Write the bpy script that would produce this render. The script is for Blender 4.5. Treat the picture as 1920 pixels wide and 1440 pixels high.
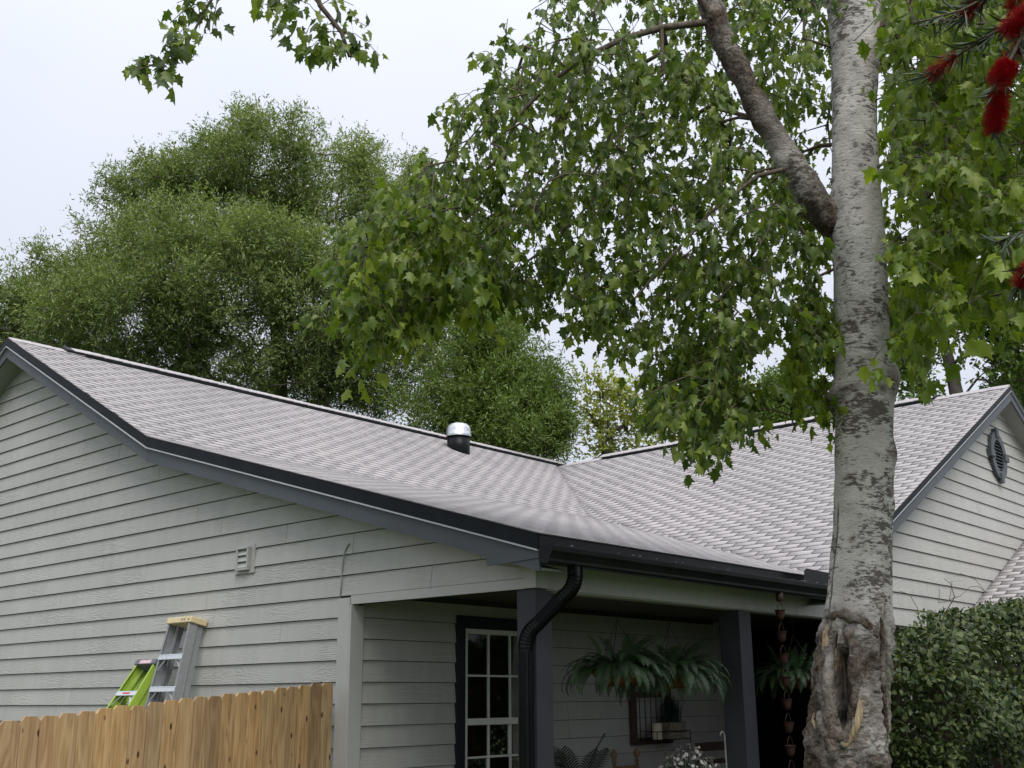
import bpy, bmesh, math, random
import numpy as np
from mathutils import Matrix, Vector

random.seed(7); rng = np.random.default_rng(7)
scene = bpy.context.scene
for o in list(bpy.data.objects): bpy.data.objects.remove(o)
COL = scene.collection
R = math.radians

# ------------------------------------------------------------------ camera
FPX, YAW, PITCH, ROLL, EYE = 2089.1, R(41.59), R(15.788), R(-0.404), 1.65
CAM = np.array([0.0, 0.0, EYE])
_fw = np.array([-math.sin(YAW) * math.cos(PITCH), math.cos(YAW) * math.cos(PITCH), math.sin(PITCH)])
_rt0 = np.array([math.cos(YAW), math.sin(YAW), 0.0])
_up0 = np.cross(_rt0, _fw)
_rt = _rt0 * math.cos(ROLL) + _up0 * math.sin(ROLL)
_up = -_rt0 * math.sin(ROLL) + _up0 * math.cos(ROLL)
cam_data = bpy.data.cameras.new('camera')
cam_data.sensor_width = 36.0
cam_data.lens = 36.0 * FPX / 1920.0
cam_data.clip_end = 2000.0
cam_data.clip_start = 0.05
cam = bpy.data.objects.new('camera', cam_data)
COL.objects.link(cam)
cam.matrix_world = Matrix(((_rt[0], _up[0], -_fw[0], CAM[0]), (_rt[1], _up[1], -_fw[1], CAM[1]),
                           (_rt[2], _up[2], -_fw[2], CAM[2]), (0, 0, 0, 1)))
scene.camera = cam

# ------------------------------------------------------------------ sky and sun (bright overcast)
SUN_DIR = np.array([0.60, -0.40, 0.0]); SUN_DIR /= np.linalg.norm(SUN_DIR)
SUN_EL = R(50)
world = bpy.data.worlds.new('World'); scene.world = world; world.use_nodes = True
nt = world.node_tree; nt.nodes.clear()
def wn(t, **k):
    n = nt.nodes.new(t)
    for a, b in k.items(): setattr(n, a, b)
    return n
wout = wn('ShaderNodeOutputWorld'); wadd = wn('ShaderNodeAddShader')
bg1 = wn('ShaderNodeBackground'); bg2 = wn('ShaderNodeBackground')
sky = wn('ShaderNodeTexSky', sky_type='NISHITA'); sky.sun_disc = False
sky.sun_elevation = SUN_EL; sky.sun_rotation = math.atan2(SUN_DIR[0], SUN_DIR[1])
bg1.inputs['Strength'].default_value = 0.008
tc = wn('ShaderNodeTexCoord'); sep = wn('ShaderNodeSeparateXYZ')
ramp = wn('ShaderNodeMapRange'); ramp.inputs[1].default_value = 0.0; ramp.inputs[2].default_value = 1.0
ramp.inputs[3].default_value = 0.435; ramp.inputs[4].default_value = 1.10      # overcast cloud: brighter overhead
nz = wn('ShaderNodeTexNoise'); nz.inputs['Scale'].default_value = 1.6; nz.inputs['Detail'].default_value = 3.0
cr = wn('ShaderNodeValToRGB')
cr.color_ramp.elements[0].position = 0.3; cr.color_ramp.elements[0].color = (0.70, 0.735, 0.835, 1)
cr.color_ramp.elements[1].position = 0.7; cr.color_ramp.elements[1].color = (0.80, 0.825, 0.91, 1)
L = nt.links.new
pw_ = wn('ShaderNodeMath', operation='POWER'); pw_.use_clamp = True; pw_.inputs[1].default_value = 2.2
L(tc.outputs['Generated'], sep.inputs[0]); L(sep.outputs['Z'], pw_.inputs[0]); L(pw_.outputs[0], ramp.inputs[0])
L(tc.outputs['Generated'], nz.inputs['Vector']); L(nz.outputs['Fac'], cr.inputs[0])
L(cr.outputs[0], bg2.inputs['Color']); L(ramp.outputs[0], bg2.inputs['Strength'])
L(sky.outputs[0], bg1.inputs['Color'])
L(bg1.outputs[0], wadd.inputs[0]); L(bg2.outputs[0], wadd.inputs[1]); L(wadd.outputs[0], wout.inputs[0])

sun_d = bpy.data.lights.new('sun', 'SUN'); sun_d.energy = 1.5; sun_d.angle = R(40); sun_d.color = (1.0, 0.97, 0.92)
sun = bpy.data.objects.new('sun', sun_d); COL.objects.link(sun)
sd = Vector((SUN_DIR[0] * math.cos(SUN_EL), SUN_DIR[1] * math.cos(SUN_EL), math.sin(SUN_EL)))
sun.rotation_euler = sd.to_track_quat('Z', 'Y').to_euler(); sun.location = sd * 60

vs = scene.view_settings
vs.view_transform = 'Standard'; vs.look = 'None'; vs.gamma = 1.0; vs.use_curve_mapping = False; vs.exposure = 1.0
scene.render.engine = 'CYCLES'
scene.cycles.max_bounces = 8; scene.cycles.transparent_max_bounces = 12

# ------------------------------------------------------------------ helpers
def ray(x, y):
    d = _fw * FPX + _rt * (x - 960) - _up * (y - 720)
    return d / np.linalg.norm(d)
def P(x, y, dist):                       # point seen at (x, y), at a horizontal distance from the viewpoint
    d = ray(x, y); return CAM + d * (dist / math.hypot(d[0], d[1]))
def PX(x, y, X):
    d = ray(x, y); return CAM + d * (X / d[0])
def PY(x, y, Y):
    d = ray(x, y); return CAM + d * (Y / d[1])
def project(p):
    v = np.asarray(p) - CAM; z = v @ _fw
    return np.stack([960 + FPX * (v @ _rt) / z, 720 - FPX * (v @ _up) / z], -1)

def fbm_hash(ix, iy, iz):
    h = (ix.astype(np.int64) * 374761393 + iy.astype(np.int64) * 668265263 + iz.astype(np.int64) * 2147483647) & 0xffffffff
    h = ((h ^ (h >> 13)) * 1274126177) & 0xffffffff
    return ((h ^ (h >> 16)) & 0xffff) / 65535.0
def vnoise(p):
    p = np.asarray(p, float); i = np.floor(p).astype(np.int64); f = p - i; f = f * f * (3 - 2 * f)
    r = 0
    for dx in (0, 1):
        for dy in (0, 1):
            for dz in (0, 1):
                w = (f[..., 0] if dx else 1 - f[..., 0]) * (f[..., 1] if dy else 1 - f[..., 1]) * (f[..., 2] if dz else 1 - f[..., 2])
                r = r + w * fbm_hash(i[..., 0] + dx, i[..., 1] + dy, i[..., 2] + dz)
    return r * 2 - 1
def fbm(p, oct=4):
    a = 1.0; s = 0; p = np.asarray(p, float)
    for k in range(oct):
        s = s + a * vnoise(p * (2 ** k) + 17.3 * k); a *= 0.5
    return s

def empty(name, loc=(0, 0, 0), label=None, cat=None, group=None):
    o = bpy.data.objects.new(name, None); o.empty_display_size = 0.2
    o.location = loc; COL.objects.link(o)
    return tag(o, label, cat, group)
def tag(o, label=None, cat=None, group=None, kind=None):
    if label: o['label'] = label
    if cat: o['category'] = cat
    if group: o['group'] = group
    if kind: o['kind'] = kind
    return o
def adopt(o, parent):
    if parent is not None:
        o.parent = parent
        o.matrix_parent_inverse = Matrix.Translation(-Vector(wloc(parent)))
def wloc(o):
    # every Empty here is only translated; meshes that carry sub-parts sit at the world origin
    return tuple(o.location) if o.type == 'EMPTY' else (0, 0, 0)
def mesh_np(name, V, F, tint=None, masks=None, smooth=False, midx=None):
    V = np.ascontiguousarray(V, np.float32); F = np.ascontiguousarray(F, np.int32)
    me = bpy.data.meshes.new(name); k = F.shape[1]
    me.vertices.add(len(V)); me.vertices.foreach_set('co', V.ravel())
    me.loops.add(F.size); me.loops.foreach_set('vertex_index', F.ravel())
    me.polygons.add(len(F)); me.polygons.foreach_set('loop_start', np.arange(0, F.size, k, dtype=np.int32))
    me.update(calc_edges=True)
    if tint is not None:
        a = me.attributes.new('tint', 'FLOAT', 'POINT'); a.data.foreach_set('value', np.ascontiguousarray(tint, np.float32))
    for nm, arr in (masks or {}).items():
        a = me.attributes.new(nm, 'FLOAT', 'POINT'); a.data.foreach_set('value', np.ascontiguousarray(arr, np.float32))
    if smooth: me.polygons.foreach_set('use_smooth', np.ones(len(F), bool))
    if midx is not None: me.polygons.foreach_set('material_index', np.ascontiguousarray(midx, np.int32))
    me.validate()
    return me
def obj(name, me, mat, parent=None):
    if mat and not me.materials: me.materials.append(mat)
    o = bpy.data.objects.new(name, me); COL.objects.link(o); adopt(o, parent)
    return o
class MB:
    def __init__(s): s.v = []; s.f = []; s.sm = []
    def add(s, vs_, fs, smooth=False):
        b = len(s.v); s.v += [tuple(map(float, q)) for q in vs_]; s.f += [tuple(i + b for i in f) for f in fs]; s.sm += [smooth] * len(fs)
        return s
    def box(s, x0, x1, y0, y1, z0, z1):
        return s.add([(x0, y0, z0), (x1, y0, z0), (x1, y1, z0), (x0, y1, z0), (x0, y0, z1), (x1, y0, z1), (x1, y1, z1), (x0, y1, z1)],
                     [(0, 3, 2, 1), (4, 5, 6, 7), (0, 1, 5, 4), (1, 2, 6, 5), (2, 3, 7, 6), (3, 0, 4, 7)])
    def bar(s, a, b, w, d, ref=(0, 0, 1)):
        a = np.array(a, float); b = np.array(b, float); t = b - a; t /= np.linalg.norm(t)
        r = np.array(ref, float)
        if abs(t @ r) > 0.99: r = np.array([1.0, 0, 0])
        e = np.cross(t, r); e /= np.linalg.norm(e); n = np.cross(e, t)
        q = [p + e * i * w / 2 + n * j * d / 2 for p in (a, b) for i, j in ((-1, -1), (1, -1), (1, 1), (-1, 1))]
        return s.add(q, [(0, 1, 2, 3), (7, 6, 5, 4), (0, 4, 5, 1), (1, 5, 6, 2), (2, 6, 7, 3), (3, 7, 4, 0)])
    def tube(s, pts, r, n=8, cap=True, smooth=True):
        pts = np.array(pts, float); m = len(pts); rr = np.full(m, r) if np.isscalar(r) else np.array(r, float)
        T = np.gradient(pts, axis=0); T /= np.linalg.norm(T, axis=1)[:, None] + 1e-9
        ref = np.array([0.31, 0.22, 0.92])
        if abs(T[0] @ ref) > 0.95: ref = np.array([1.0, 0, 0])
        vs_ = []
        e = np.cross(T[0], ref); e /= np.linalg.norm(e)
        for i in range(m):
            e = e - T[i] * (e @ T[i]); e /= np.linalg.norm(e) + 1e-9; b = np.cross(T[i], e)
            for k in range(n):
                an = 2 * math.pi * k / n; vs_.append(pts[i] + rr[i] * (math.cos(an) * e + math.sin(an) * b))
        fs = [(i * n + k, i * n + (k + 1) % n, (i + 1) * n + (k + 1) % n, (i + 1) * n + k) for i in range(m - 1) for k in range(n)]
        s.add(vs_, fs, smooth)
        if cap:
            b0 = len(s.v) - m * n
            s.f += [tuple(b0 + k for k in reversed(range(n))), tuple(b0 + (m - 1) * n + k for k in range(n))]; s.sm += [False, False]
        return s
    def lathe(s, c, prof, n=20, axis=(0, 0, 1)):        # prof: (radius, height)
        ax = Vector(axis).normalized(); q = Vector((0, 0, 1)).rotation_difference(ax)
        vs_ = []
        for r, h in prof:
            for k in range(n):
                an = 2 * math.pi * k / n
                w = q @ Vector((r * math.cos(an), r * math.sin(an), h)); vs_.append((c[0] + w.x, c[1] + w.y, c[2] + w.z))
        m = len(prof)
        fs = [(i * n + k, i * n + (k + 1) % n, (i + 1) * n + (k + 1) % n, (i + 1) * n + k) for i in range(m - 1) for k in range(n)]
        return s.add(vs_, fs, True)
    def prism(s, poly, d):                               # poly: planar 3-D points, extruded by vector d
        n = len(poly); A = [np.array(p, float) for p in poly]; B = [p + np.array(d, float) for p in A]
        return s.add(A + B, [tuple(range(n)), tuple(reversed(range(n, 2 * n)))] + [(i, i + n, (i + 1) % n + n, (i + 1) % n) for i in range(n)])
    def mesh(s, name, fix=True):
        me = bpy.data.meshes.new(name); me.from_pydata(s.v, [], s.f); me.polygons.foreach_set('use_smooth', s.sm)
        if fix:
            bm = bmesh.new(); bm.from_mesh(me); bmesh.ops.recalc_face_normals(bm, faces=bm.faces); bm.to_mesh(me); bm.free()
        me.update(); return me
    def build(s, name, mat, parent=None, bevel=0.0):
        o = obj(name, s.mesh(name), mat, parent)
        if bevel:
            b = o.modifiers.new('bevel', 'BEVEL'); b.width = bevel; b.segments = 2; b.limit_method = 'ANGLE'
        return o

# ------------------------------------------------------------------ materials
class Mat:
    def __init__(s, name, rough=0.6, spec=0.4, metal=0.0):
        s.m = bpy.data.materials.new(name); s.m.use_nodes = True; s.t = s.m.node_tree; s.t.nodes.clear()
        s.out = s.n('ShaderNodeOutputMaterial'); s.b = s.n('ShaderNodeBsdfPrincipled')
        s.b.inputs['Roughness'].default_value = rough; s.b.inputs['Metallic'].default_value = metal
        s.b.inputs['Specular IOR Level'].default_value = spec
        s.l(s.b.outputs[0], s.out.inputs[0]); s.tc = s.n('ShaderNodeTexCoord')
    def n(s, t, **k):
        q = s.t.nodes.new(t)
        for a, b in k.items(): setattr(q, a, b)
        return q
    def l(s, a, b): s.t.links.new(a, b)
    def mapping(s, scale, src=None):
        m = s.n('ShaderNodeMapping'); m.inputs['Scale'].default_value = scale
        s.l(src or s.tc.outputs['Object'], m.inputs['Vector']); return m.outputs[0]
    def noise(s, scale, detail=4, vec=None, rough=0.55, dist=0.0):
        q = s.n('ShaderNodeTexNoise'); q.inputs['Scale'].default_value = scale; q.inputs['Detail'].default_value = detail
        q.inputs['Roughness'].default_value = rough; q.inputs['Distortion'].default_value = dist
        s.l(vec or s.tc.outputs['Object'], q.inputs['Vector']); return q.outputs['Fac']
    def ramp(s, fac, *st):
        r = s.n('ShaderNodeValToRGB'); e = r.color_ramp.elements
        while len(e) < len(st): e.new(0.5)
        for i, (p, c) in enumerate(st):
            e[i].position = p; e[i].color = (*c, 1) if not np.isscalar(c) else (c, c, c, 1)
        s.l(fac, r.inputs[0]); return r.outputs[0]
    def mix(s, fac, a, b, mode='MIX'):
        m = s.n('ShaderNodeMix', data_type='RGBA', blend_type=mode)
        for i, v in ((0, fac), (6, a), (7, b)):
            if hasattr(v, 'links'): s.l(v, m.inputs[i])
            elif i == 0: m.inputs[0].default_value = v
            else: m.inputs[i].default_value = (*v, 1)
        return m.outputs[2]
    def math(s, op, a, b=None):
        m = s.n('ShaderNodeMath', operation=op)
        for i, v in enumerate((a, b)):
            if v is None: continue
            if hasattr(v, 'links'): s.l(v, m.inputs[i])
            else: m.inputs[i].default_value = v
        return m.outputs[0]
    def attr(s, name): return s.n('ShaderNodeAttribute', attribute_name=name).outputs['Fac']
    def rand(s): return s.math('FRACT', s.math('ADD', s.attr('tint'), s.n('ShaderNodeObjectInfo').outputs['Random']))
    def color(s, v):
        if hasattr(v, 'links'): s.l(v, s.b.inputs['Base Color'])
        else: s.b.inputs['Base Color'].default_value = (*v, 1)
        return s
    def rough(s, v): s.l(v, s.b.inputs['Roughness']); return s
    def bump(s, h, strength=0.3, dist=0.01):
        b = s.n('ShaderNodeBump'); b.inputs['Strength'].default_value = strength; b.inputs['Distance'].default_value = dist
        s.l(h, b.inputs['Height']); s.l(b.outputs[0], s.b.inputs['Normal']); return s
def simple(name, col, rough=0.6, spec=0.4, metal=0.0, var=0.12, scale=8.0, bump=0.0):
    m = Mat(name, rough, spec, metal); c = np.array(col)
    m.color(m.ramp(m.noise(scale, 5), (0.3, tuple(c * (1 - var))), (0.7, tuple(np.minimum(c * (1 + var), 1)))))
    if bump: m.bump(m.noise(scale * 6, 4), bump, 0.004)
    return m.m

def siding_mat(name, col):
    m = Mat(name, 0.55, 0.35)
    sp = m.n('ShaderNodeSeparateXYZ'); m.l(m.tc.outputs['Object'], sp.inputs[0])
    al = m.math('ADD', sp.outputs['X'], sp.outputs['Y'])
    al = m.math('ADD', al, m.math('MULTIPLY', m.n('ShaderNodeObjectInfo').outputs['Random'], 37.0))
    cb = m.n('ShaderNodeCombineXYZ'); m.l(al, cb.inputs['X']); m.l(sp.outputs['Z'], cb.inputs['Z'])
    v1 = m.mapping((2.1, 1, 15), cb.outputs[0])
    wob = m.noise(1.0, 2, v1, 0.5)
    wv = m.math('SINE', m.math('MULTIPLY', wob, 60.0))                  # cathedral grain pressed into the boards
    msk = m.ramp(m.noise(1.0, 1, m.mapping((1.3, 1, 3.0), cb.outputs[0])), (0.42, 0.0), (0.62, 1.0))
    fine = m.noise(1.0, 3, m.mapping((6, 1, 160), cb.outputs[0]))
    h = m.math('ADD', m.math('MULTIPLY', m.math('MULTIPLY', wv, msk), 0.5), m.math('MULTIPLY', fine, 0.5))
    m.bump(h, 0.5, 0.005)
    c = np.array(col)
    base = m.ramp(m.noise(0.9, 5), (0.3, tuple(c * 0.93)), (0.7, tuple(c * 1.06)))
    st = m.ramp(m.noise(1.0, 4, m.mapping((9, 1, 0.8), cb.outputs[0])), (0.35, (0.93, 0.93, 0.92)), (0.65, (1, 1, 1)))
    tone = m.ramp(m.n('ShaderNodeObjectInfo').outputs['Random'], (0.0, (0.955, 0.955, 0.955)), (1.0, (1.02, 1.02, 1.02)))
    m.color(m.mix(1.0, m.mix(1.0, base, st, 'MULTIPLY'), tone, 'MULTIPLY'))
    return m.m
def wood_mat(name):
    m = Mat(name, 0.72, 0.25)
    rnd = m.n('ShaderNodeObjectInfo').outputs['Random']
    off = m.n('ShaderNodeCombineXYZ'); m.l(m.math('MULTIPLY', rnd, 53.0), off.inputs['X']); m.l(m.math('MULTIPLY', rnd, 31.0), off.inputs['Z'])
    ad = m.n('ShaderNodeVectorMath', operation='ADD'); m.l(m.tc.outputs['Object'], ad.inputs[0]); m.l(off.outputs[0], ad.inputs[1])
    v = ad.outputs[0]
    wob = m.noise(1.0, 2, m.mapping((9, 9, 1.1), v), 0.5)
    gr = m.math('SINE', m.math('MULTIPLY', wob, 38.0))
    fine = m.noise(1.0, 4, m.mapping((90, 90, 3), v))
    g = m.math('ADD', m.math('MULTIPLY', gr, 0.16), fine)
    c1 = m.ramp(g, (0.15, (0.26, 0.17, 0.085)), (0.5, (0.38, 0.265, 0.14)), (0.85, (0.48, 0.355, 0.205)))
    tone = m.ramp(rnd, (0.0, (0.72, 0.66, 0.64)), (0.2, (1.05, 0.98, 0.88)), (0.4, (1.2, 1.05, 0.85)), (0.6, (0.80, 0.76, 0.78)), (0.8, (1.15, 1.0, 0.78)), (1.0, (0.95, 0.95, 0.95)))
    c = m.mix(1.0, c1, tone, 'MULTIPLY')
    stain = m.ramp(m.noise(1.0, 4, m.mapping((10, 10, 2.2), v), 0.6), (0.59, 0.0), (0.76, 0.8))
    c = m.mix(stain, c, (0.085, 0.062, 0.045))
    vor = m.n('ShaderNodeTexVoronoi'); vor.inputs['Scale'].default_value = 1.0
    m.l(m.mapping((11, 11, 5.0), v), vor.inputs['Vector'])
    knot = m.ramp(vor.outputs['Distance'], (0.08, 1.0), (0.15, 0.0))
    c = m.mix(knot, c, (0.055, 0.025, 0.012))
    m.color(c); m.bump(g, 0.35, 0.003)
    return m.m
def shingle_mat():
    m = Mat('asphalt_shingle', 0.88, 0.25)
    rnd = m.rand()
    gran = m.noise(95, 3, None, 0.8)
    base = m.ramp(rnd, (0.0, (0.36, 0.344, 0.343)), (0.1, (0.388, 0.371, 0.369)), (0.9, (0.402, 0.385, 0.382)), (1.0, (0.42, 0.40, 0.396)))
    g = m.ramp(gran, (0.3, (0.72, 0.72, 0.74)), (0.7, (1.22, 1.2, 1.2)))
    c = m.mix(1.0, base, g, 'MULTIPLY')
    blot = m.ramp(m.noise(0.55, 5), (0.33, (0.92, 0.915, 0.92)), (0.65, (1.04, 1.03, 1.02)))
    c = m.mix(1.0, c, blot, 'MULTIPLY')
    lich = m.ramp(m.noise(2.3, 6, None, 0.7), (0.60, 0.0), (0.76, 0.6))
    c = m.mix(lich, c, (0.15, 0.145, 0.15))
    strk = m.ramp(m.noise(1.0, 5, m.mapping((0.9, 6.5, 0.9)), 0.65), (0.56, 0.0), (0.74, 0.25)); c = m.mix(strk, c, (0.17, 0.16, 0.165))
    m.color(c); m.bump(gran, 0.5, 0.004)
    return m.m
def leaf_mat(name, cols, trans=0.32, rough=0.42, spec=0.45):
    m = Mat(name, rough, spec)
    rnd = m.rand()
    st = [(i / (len(cols) - 1), c) for i, c in enumerate(cols)]
    c = m.ramp(rnd, *st)
    m.color(c)
    tr = m.n('ShaderNodeBsdfTranslucent'); mx = m.n('ShaderNodeMixShader'); mx.inputs[0].default_value = trans
    m.l(m.mix(1.0, c, (1.35, 1.45, 0.55), 'MULTIPLY'), tr.inputs['Color'])
    m.l(m.b.outputs[0], mx.inputs[1]); m.l(tr.outputs[0], mx.inputs[2]); m.l(mx.outputs[0], m.out.inputs[0])
    return m.m
def bark_mat(name, c0, c1, scale=9.0):
    m = Mat(name, 0.9, 0.15)
    h = m.noise(scale, 6, m.mapping((1, 1, 0.3)), 0.65)
    m.color(m.ramp(h, (0.32, c0), (0.68, c1))); m.bump(h, 0.8, 0.02)
    return m.m
def maple_bark_mat():
    m = Mat('maple_bark', 0.88, 0.2)
    h = m.noise(1.0, 5, m.mapping((26, 26, 75)), 0.65, 0.5)             # flat horizontal flecks
    h2 = m.noise(1.0, 5, m.mapping((9, 9, 17)), 0.7, 0.6)
    pale = m.ramp(m.noise(5, 5), (0.3, (0.34, 0.32, 0.295)), (0.7, (0.53, 0.505, 0.475)))
    fle = m.math('ADD', m.math('MULTIPLY', h, 0.55), m.math('MULTIPLY', h2, 0.55))
    fle = m.math('ADD', fle, m.math('MULTIPLY', m.math('SUBTRACT', m.noise(3.2, 3), 0.5), 0.55))
    k = m.ramp(fle, (0.55, 0.0), (0.63, 0.92))
    c = m.mix(k, pale, (0.07, 0.058, 0.05))
    lich = m.ramp(m.noise(2.6, 4), (0.58, 0.0), (0.7, 0.45)); c = m.mix(lich, c, (0.19, 0.17, 0.15))
    rb = m.ramp(m.noise(1.0, 6, m.mapping((26, 26, 15)), 0.7, 0.5), (0.36, (0.014, 0.010, 0.008)), (0.48, (0.065, 0.047, 0.034)), (0.6, (0.125, 0.095, 0.07)), (0.78, (0.24, 0.20, 0.16)))
    c = m.mix(m.attr('rough_bark'), c, rb)
    wd = m.ramp(m.noise(1.0, 5, m.mapping((60, 60, 5)), 0.6), (0.3, (0.15, 0.095, 0.05)), (0.65, (0.43, 0.33, 0.205)))
    c = m.mix(m.attr('bare_wood'), c, wd)
    c = m.mix(m.attr('rot'), c, (0.012, 0.010, 0.009))
    m.color(c); m.bump(m.math('ADD', m.math('MULTIPLY', fle, -0.6), m.math('MULTIPLY', m.noise(40, 5), m.math('ADD', m.attr('rough_bark'), 0.25))), 1.0, 0.022)
    return m.m

M = {}
M['siding'] = siding_mat('siding_paint', (0.385, 0.38, 0.355))
M['trim'] = simple('trim_paint', (0.37, 0.367, 0.345), 0.5, 0.4, 0, 0.05, 3, 0.1)
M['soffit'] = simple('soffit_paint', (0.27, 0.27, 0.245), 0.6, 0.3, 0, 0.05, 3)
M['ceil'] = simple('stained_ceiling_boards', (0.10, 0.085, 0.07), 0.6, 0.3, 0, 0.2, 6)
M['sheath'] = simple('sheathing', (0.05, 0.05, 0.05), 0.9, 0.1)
M['shingle'] = shingle_mat()
M['edge'] = simple('asphalt_core_shade', (0.10, 0.094, 0.095), 0.95, 0.1)  # dark asphalt core; its tone also paints the shade line under each course
M['under'] = simple('roof_underlay', (0.03, 0.028, 0.03), 0.95, 0.1)
M['slate'] = simple('slate_fascia_paint', (0.066, 0.074, 0.083), 0.45, 0.2, 0, 0.1, 2.5)
M['blackmetal'] = simple('black_painted_metal', (0.008, 0.009, 0.010), 0.34, 0.12, 0, 0.3, 3)
M['dripmetal'] = simple('charcoal_drip_metal', (0.010, 0.012, 0.014), 0.45, 0.08, 0, 0.25, 4)
M['hem'] = simple('hem_highlight', (0.36, 0.37, 0.385), 0.4, 0.4, 0.0, 0.08, 6)  # pale grey paints in the light caught by the drip edge's lower lip
M['galv'] = simple('galvanised_metal', (0.62, 0.64, 0.64), 0.32, 0.5, 0.85, 0.15, 14)
M['post'] = simple('porch_post_paint', (0.036, 0.037, 0.044), 0.5, 0.2, 0, 0.1, 5)
M['navy'] = simple('navy_window_trim', (0.010, 0.013, 0.020), 0.45, 0.25)
M['white'] = simple('white_sash_paint', (0.62, 0.62, 0.58), 0.4, 0.45, 0, 0.04)
M['whitewire'] = simple('white_enamel', (0.6, 0.59, 0.56), 0.35, 0.5)
M['porchfloor'] = simple('stained_concrete', (0.085, 0.07, 0.06), 0.85, 0.2, 0, 0.18, 5, 0.2)
M['grass'] = simple('lawn', (0.06, 0.085, 0.035), 0.95, 0.1, 0, 0.4, 1.3, 0.4)
M['room'] = simple('dim_room', (0.26, 0.19, 0.15), 0.9, 0.1)
M['curtain'] = simple('curtain_cloth', (0.5, 0.49, 0.48), 0.9, 0.1)
M['door'] = simple('dark_door_paint', (0.012, 0.013, 0.017), 0.5, 0.4)
M['cable'] = simple('painted_cable', (0.27, 0.275, 0.255), 0.6, 0.3)
M['fence'] = wood_mat('cedar_picket')
M['rust'] = simple('copper_cup', (0.040, 0.017, 0.013), 0.6, 0.25, 0.1, 0.3, 20)
M['wire'] = simple('dark_wire', (0.02, 0.017, 0.015), 0.5, 0.4, 0.5)
M['coir'] = simple('coir_liner', (0.155, 0.062, 0.022), 0.95, 0.1, 0, 0.45, 30, 0.7)
M['fern'] = leaf_mat('fern_green', [(0.024, 0.050, 0.022), (0.040, 0.078, 0.032), (0.065, 0.115, 0.050)], 0.2, 0.5)
M['palm'] = leaf_mat('palm_green', [(0.008, 0.018, 0.012), (0.014, 0.03, 0.018)], 0.1, 0.45)
M['brownwood'] = simple('brown_stained_wood', (0.055, 0.032, 0.024), 0.55, 0.35, 0, 0.3, 12, 0.2)
M['turned'] = simple('turned_maple_wood', (0.17, 0.105, 0.055), 0.5, 0.4, 0, 0.2, 12)
M['candle'] = simple('cream_wax', (0.62, 0.55, 0.42), 0.5, 0.4, 0, 0.03)
M['petal'] = simple('white_petal', (0.62, 0.60, 0.55), 0.8, 0.2, 0, 0.08)
M['terracotta'] = simple('terracotta', (0.22, 0.09, 0.05), 0.8, 0.2, 0, 0.2, 12)
M['greybox'] = simple('printed_tin', (0.24, 0.21, 0.16), 0.6, 0.3, 0, 0.55, 38)
M['stemgreen'] = leaf_mat('stem_green', [(0.03, 0.05, 0.02), (0.06, 0.09, 0.035)], 0.2)
M['alu'] = simple('weathered_fibreglass', (0.22, 0.228, 0.235), 0.5, 0.35, 0.1, 0.10, 22, 0.2)
M['alubright'] = simple('aluminium_step', (0.60, 0.62, 0.64), 0.35, 0.5, 0.5, 0.1, 18)
M['captan'] = simple('tan_plastic_cap', (0.56, 0.46, 0.27), 0.55, 0.35, 0, 0.12, 26)
M['ink'] = simple('black_marker', (0.03, 0.028, 0.022), 0.7, 0.2)
M['lime'] = simple('lime_fibreglass', (0.27, 0.40, 0.05), 0.45, 0.4, 0, 0.08)
M['capgrey'] = simple('grey_plastic_cap', (0.10, 0.105, 0.125), 0.5, 0.4)
M['red'] = simple('red_label', (0.40, 0.03, 0.035), 0.5, 0.4)
M['pinkish'] = simple('faded_label', (0.56, 0.40, 0.42), 0.5, 0.4, 0, 0.2, 60)
M['bark'] = maple_bark_mat()
def torn_mat():
    m = Mat('torn_sapwood', 0.8, 0.2)
    g = m.noise(1.0, 5, m.mapping((70, 70, 6)), 0.65)
    m.color(m.ramp(g, (0.28, (0.13, 0.08, 0.042)), (0.5, (0.30, 0.225, 0.14)), (0.75, (0.44, 0.365, 0.26)))); m.bump(g, 0.8, 0.006)
    return m.m
M['torn'] = torn_mat()
M['oldwood'] = bark_mat('grey_dead_wood', (0.06, 0.05, 0.042), (0.25, 0.215, 0.185), 40)
M['twig'] = bark_mat('twig_bark', (0.05, 0.038, 0.028), (0.15, 0.12, 0.095), 30)
M['farbark'] = bark_mat('oak_bark', (0.055, 0.045, 0.038), (0.17, 0.145, 0.125), 6)
M['maple'] = leaf_mat('maple_leaf', [(0.042, 0.076, 0.015), (0.068, 0.112, 0.020), (0.098, 0.150, 0.026), (0.135, 0.192, 0.032), (0.190, 0.238, 0.040)], 0.50, 0.42, 0.4)
M['maplelight'] = leaf_mat('pale_maple_leaf', [(0.088, 0.140, 0.020), (0.130, 0.192, 0.026), (0.180, 0.245, 0.033), (0.235, 0.290, 0.040)], 0.55, 0.42, 0.4)  # paler, yellower leaf colours for selected clumps
M['oak'] = leaf_mat('oak_leaf', [(0.100, 0.142, 0.050), (0.140, 0.192, 0.068), (0.195, 0.250, 0.090), (0.255, 0.305, 0.115)], 0.34, 0.45, 0.4)
M['oakbright'] = leaf_mat('bright_oak_leaf', [(0.075, 0.130, 0.028), (0.110, 0.170, 0.036), (0.155, 0.215, 0.050)], 0.3, 0.45, 0.4)
M['yellowgreen'] = leaf_mat('spring_leaf', [(0.170, 0.210, 0.050), (0.270, 0.300, 0.070), (0.360, 0.360, 0.100)], 0.35, 0.5, 0.3)
M['vine'] = leaf_mat('vine_leaf', [(0.016, 0.030, 0.010), (0.028, 0.047, 0.014), (0.041, 0.066, 0.019), (0.098, 0.120, 0.033)], 0.15, 0.5, 0.3)
M['stamen'] = simple('crimson_stamen', (0.40, 0.010, 0.022), 0.6, 0.3, 0, 0.35, 60)
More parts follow.
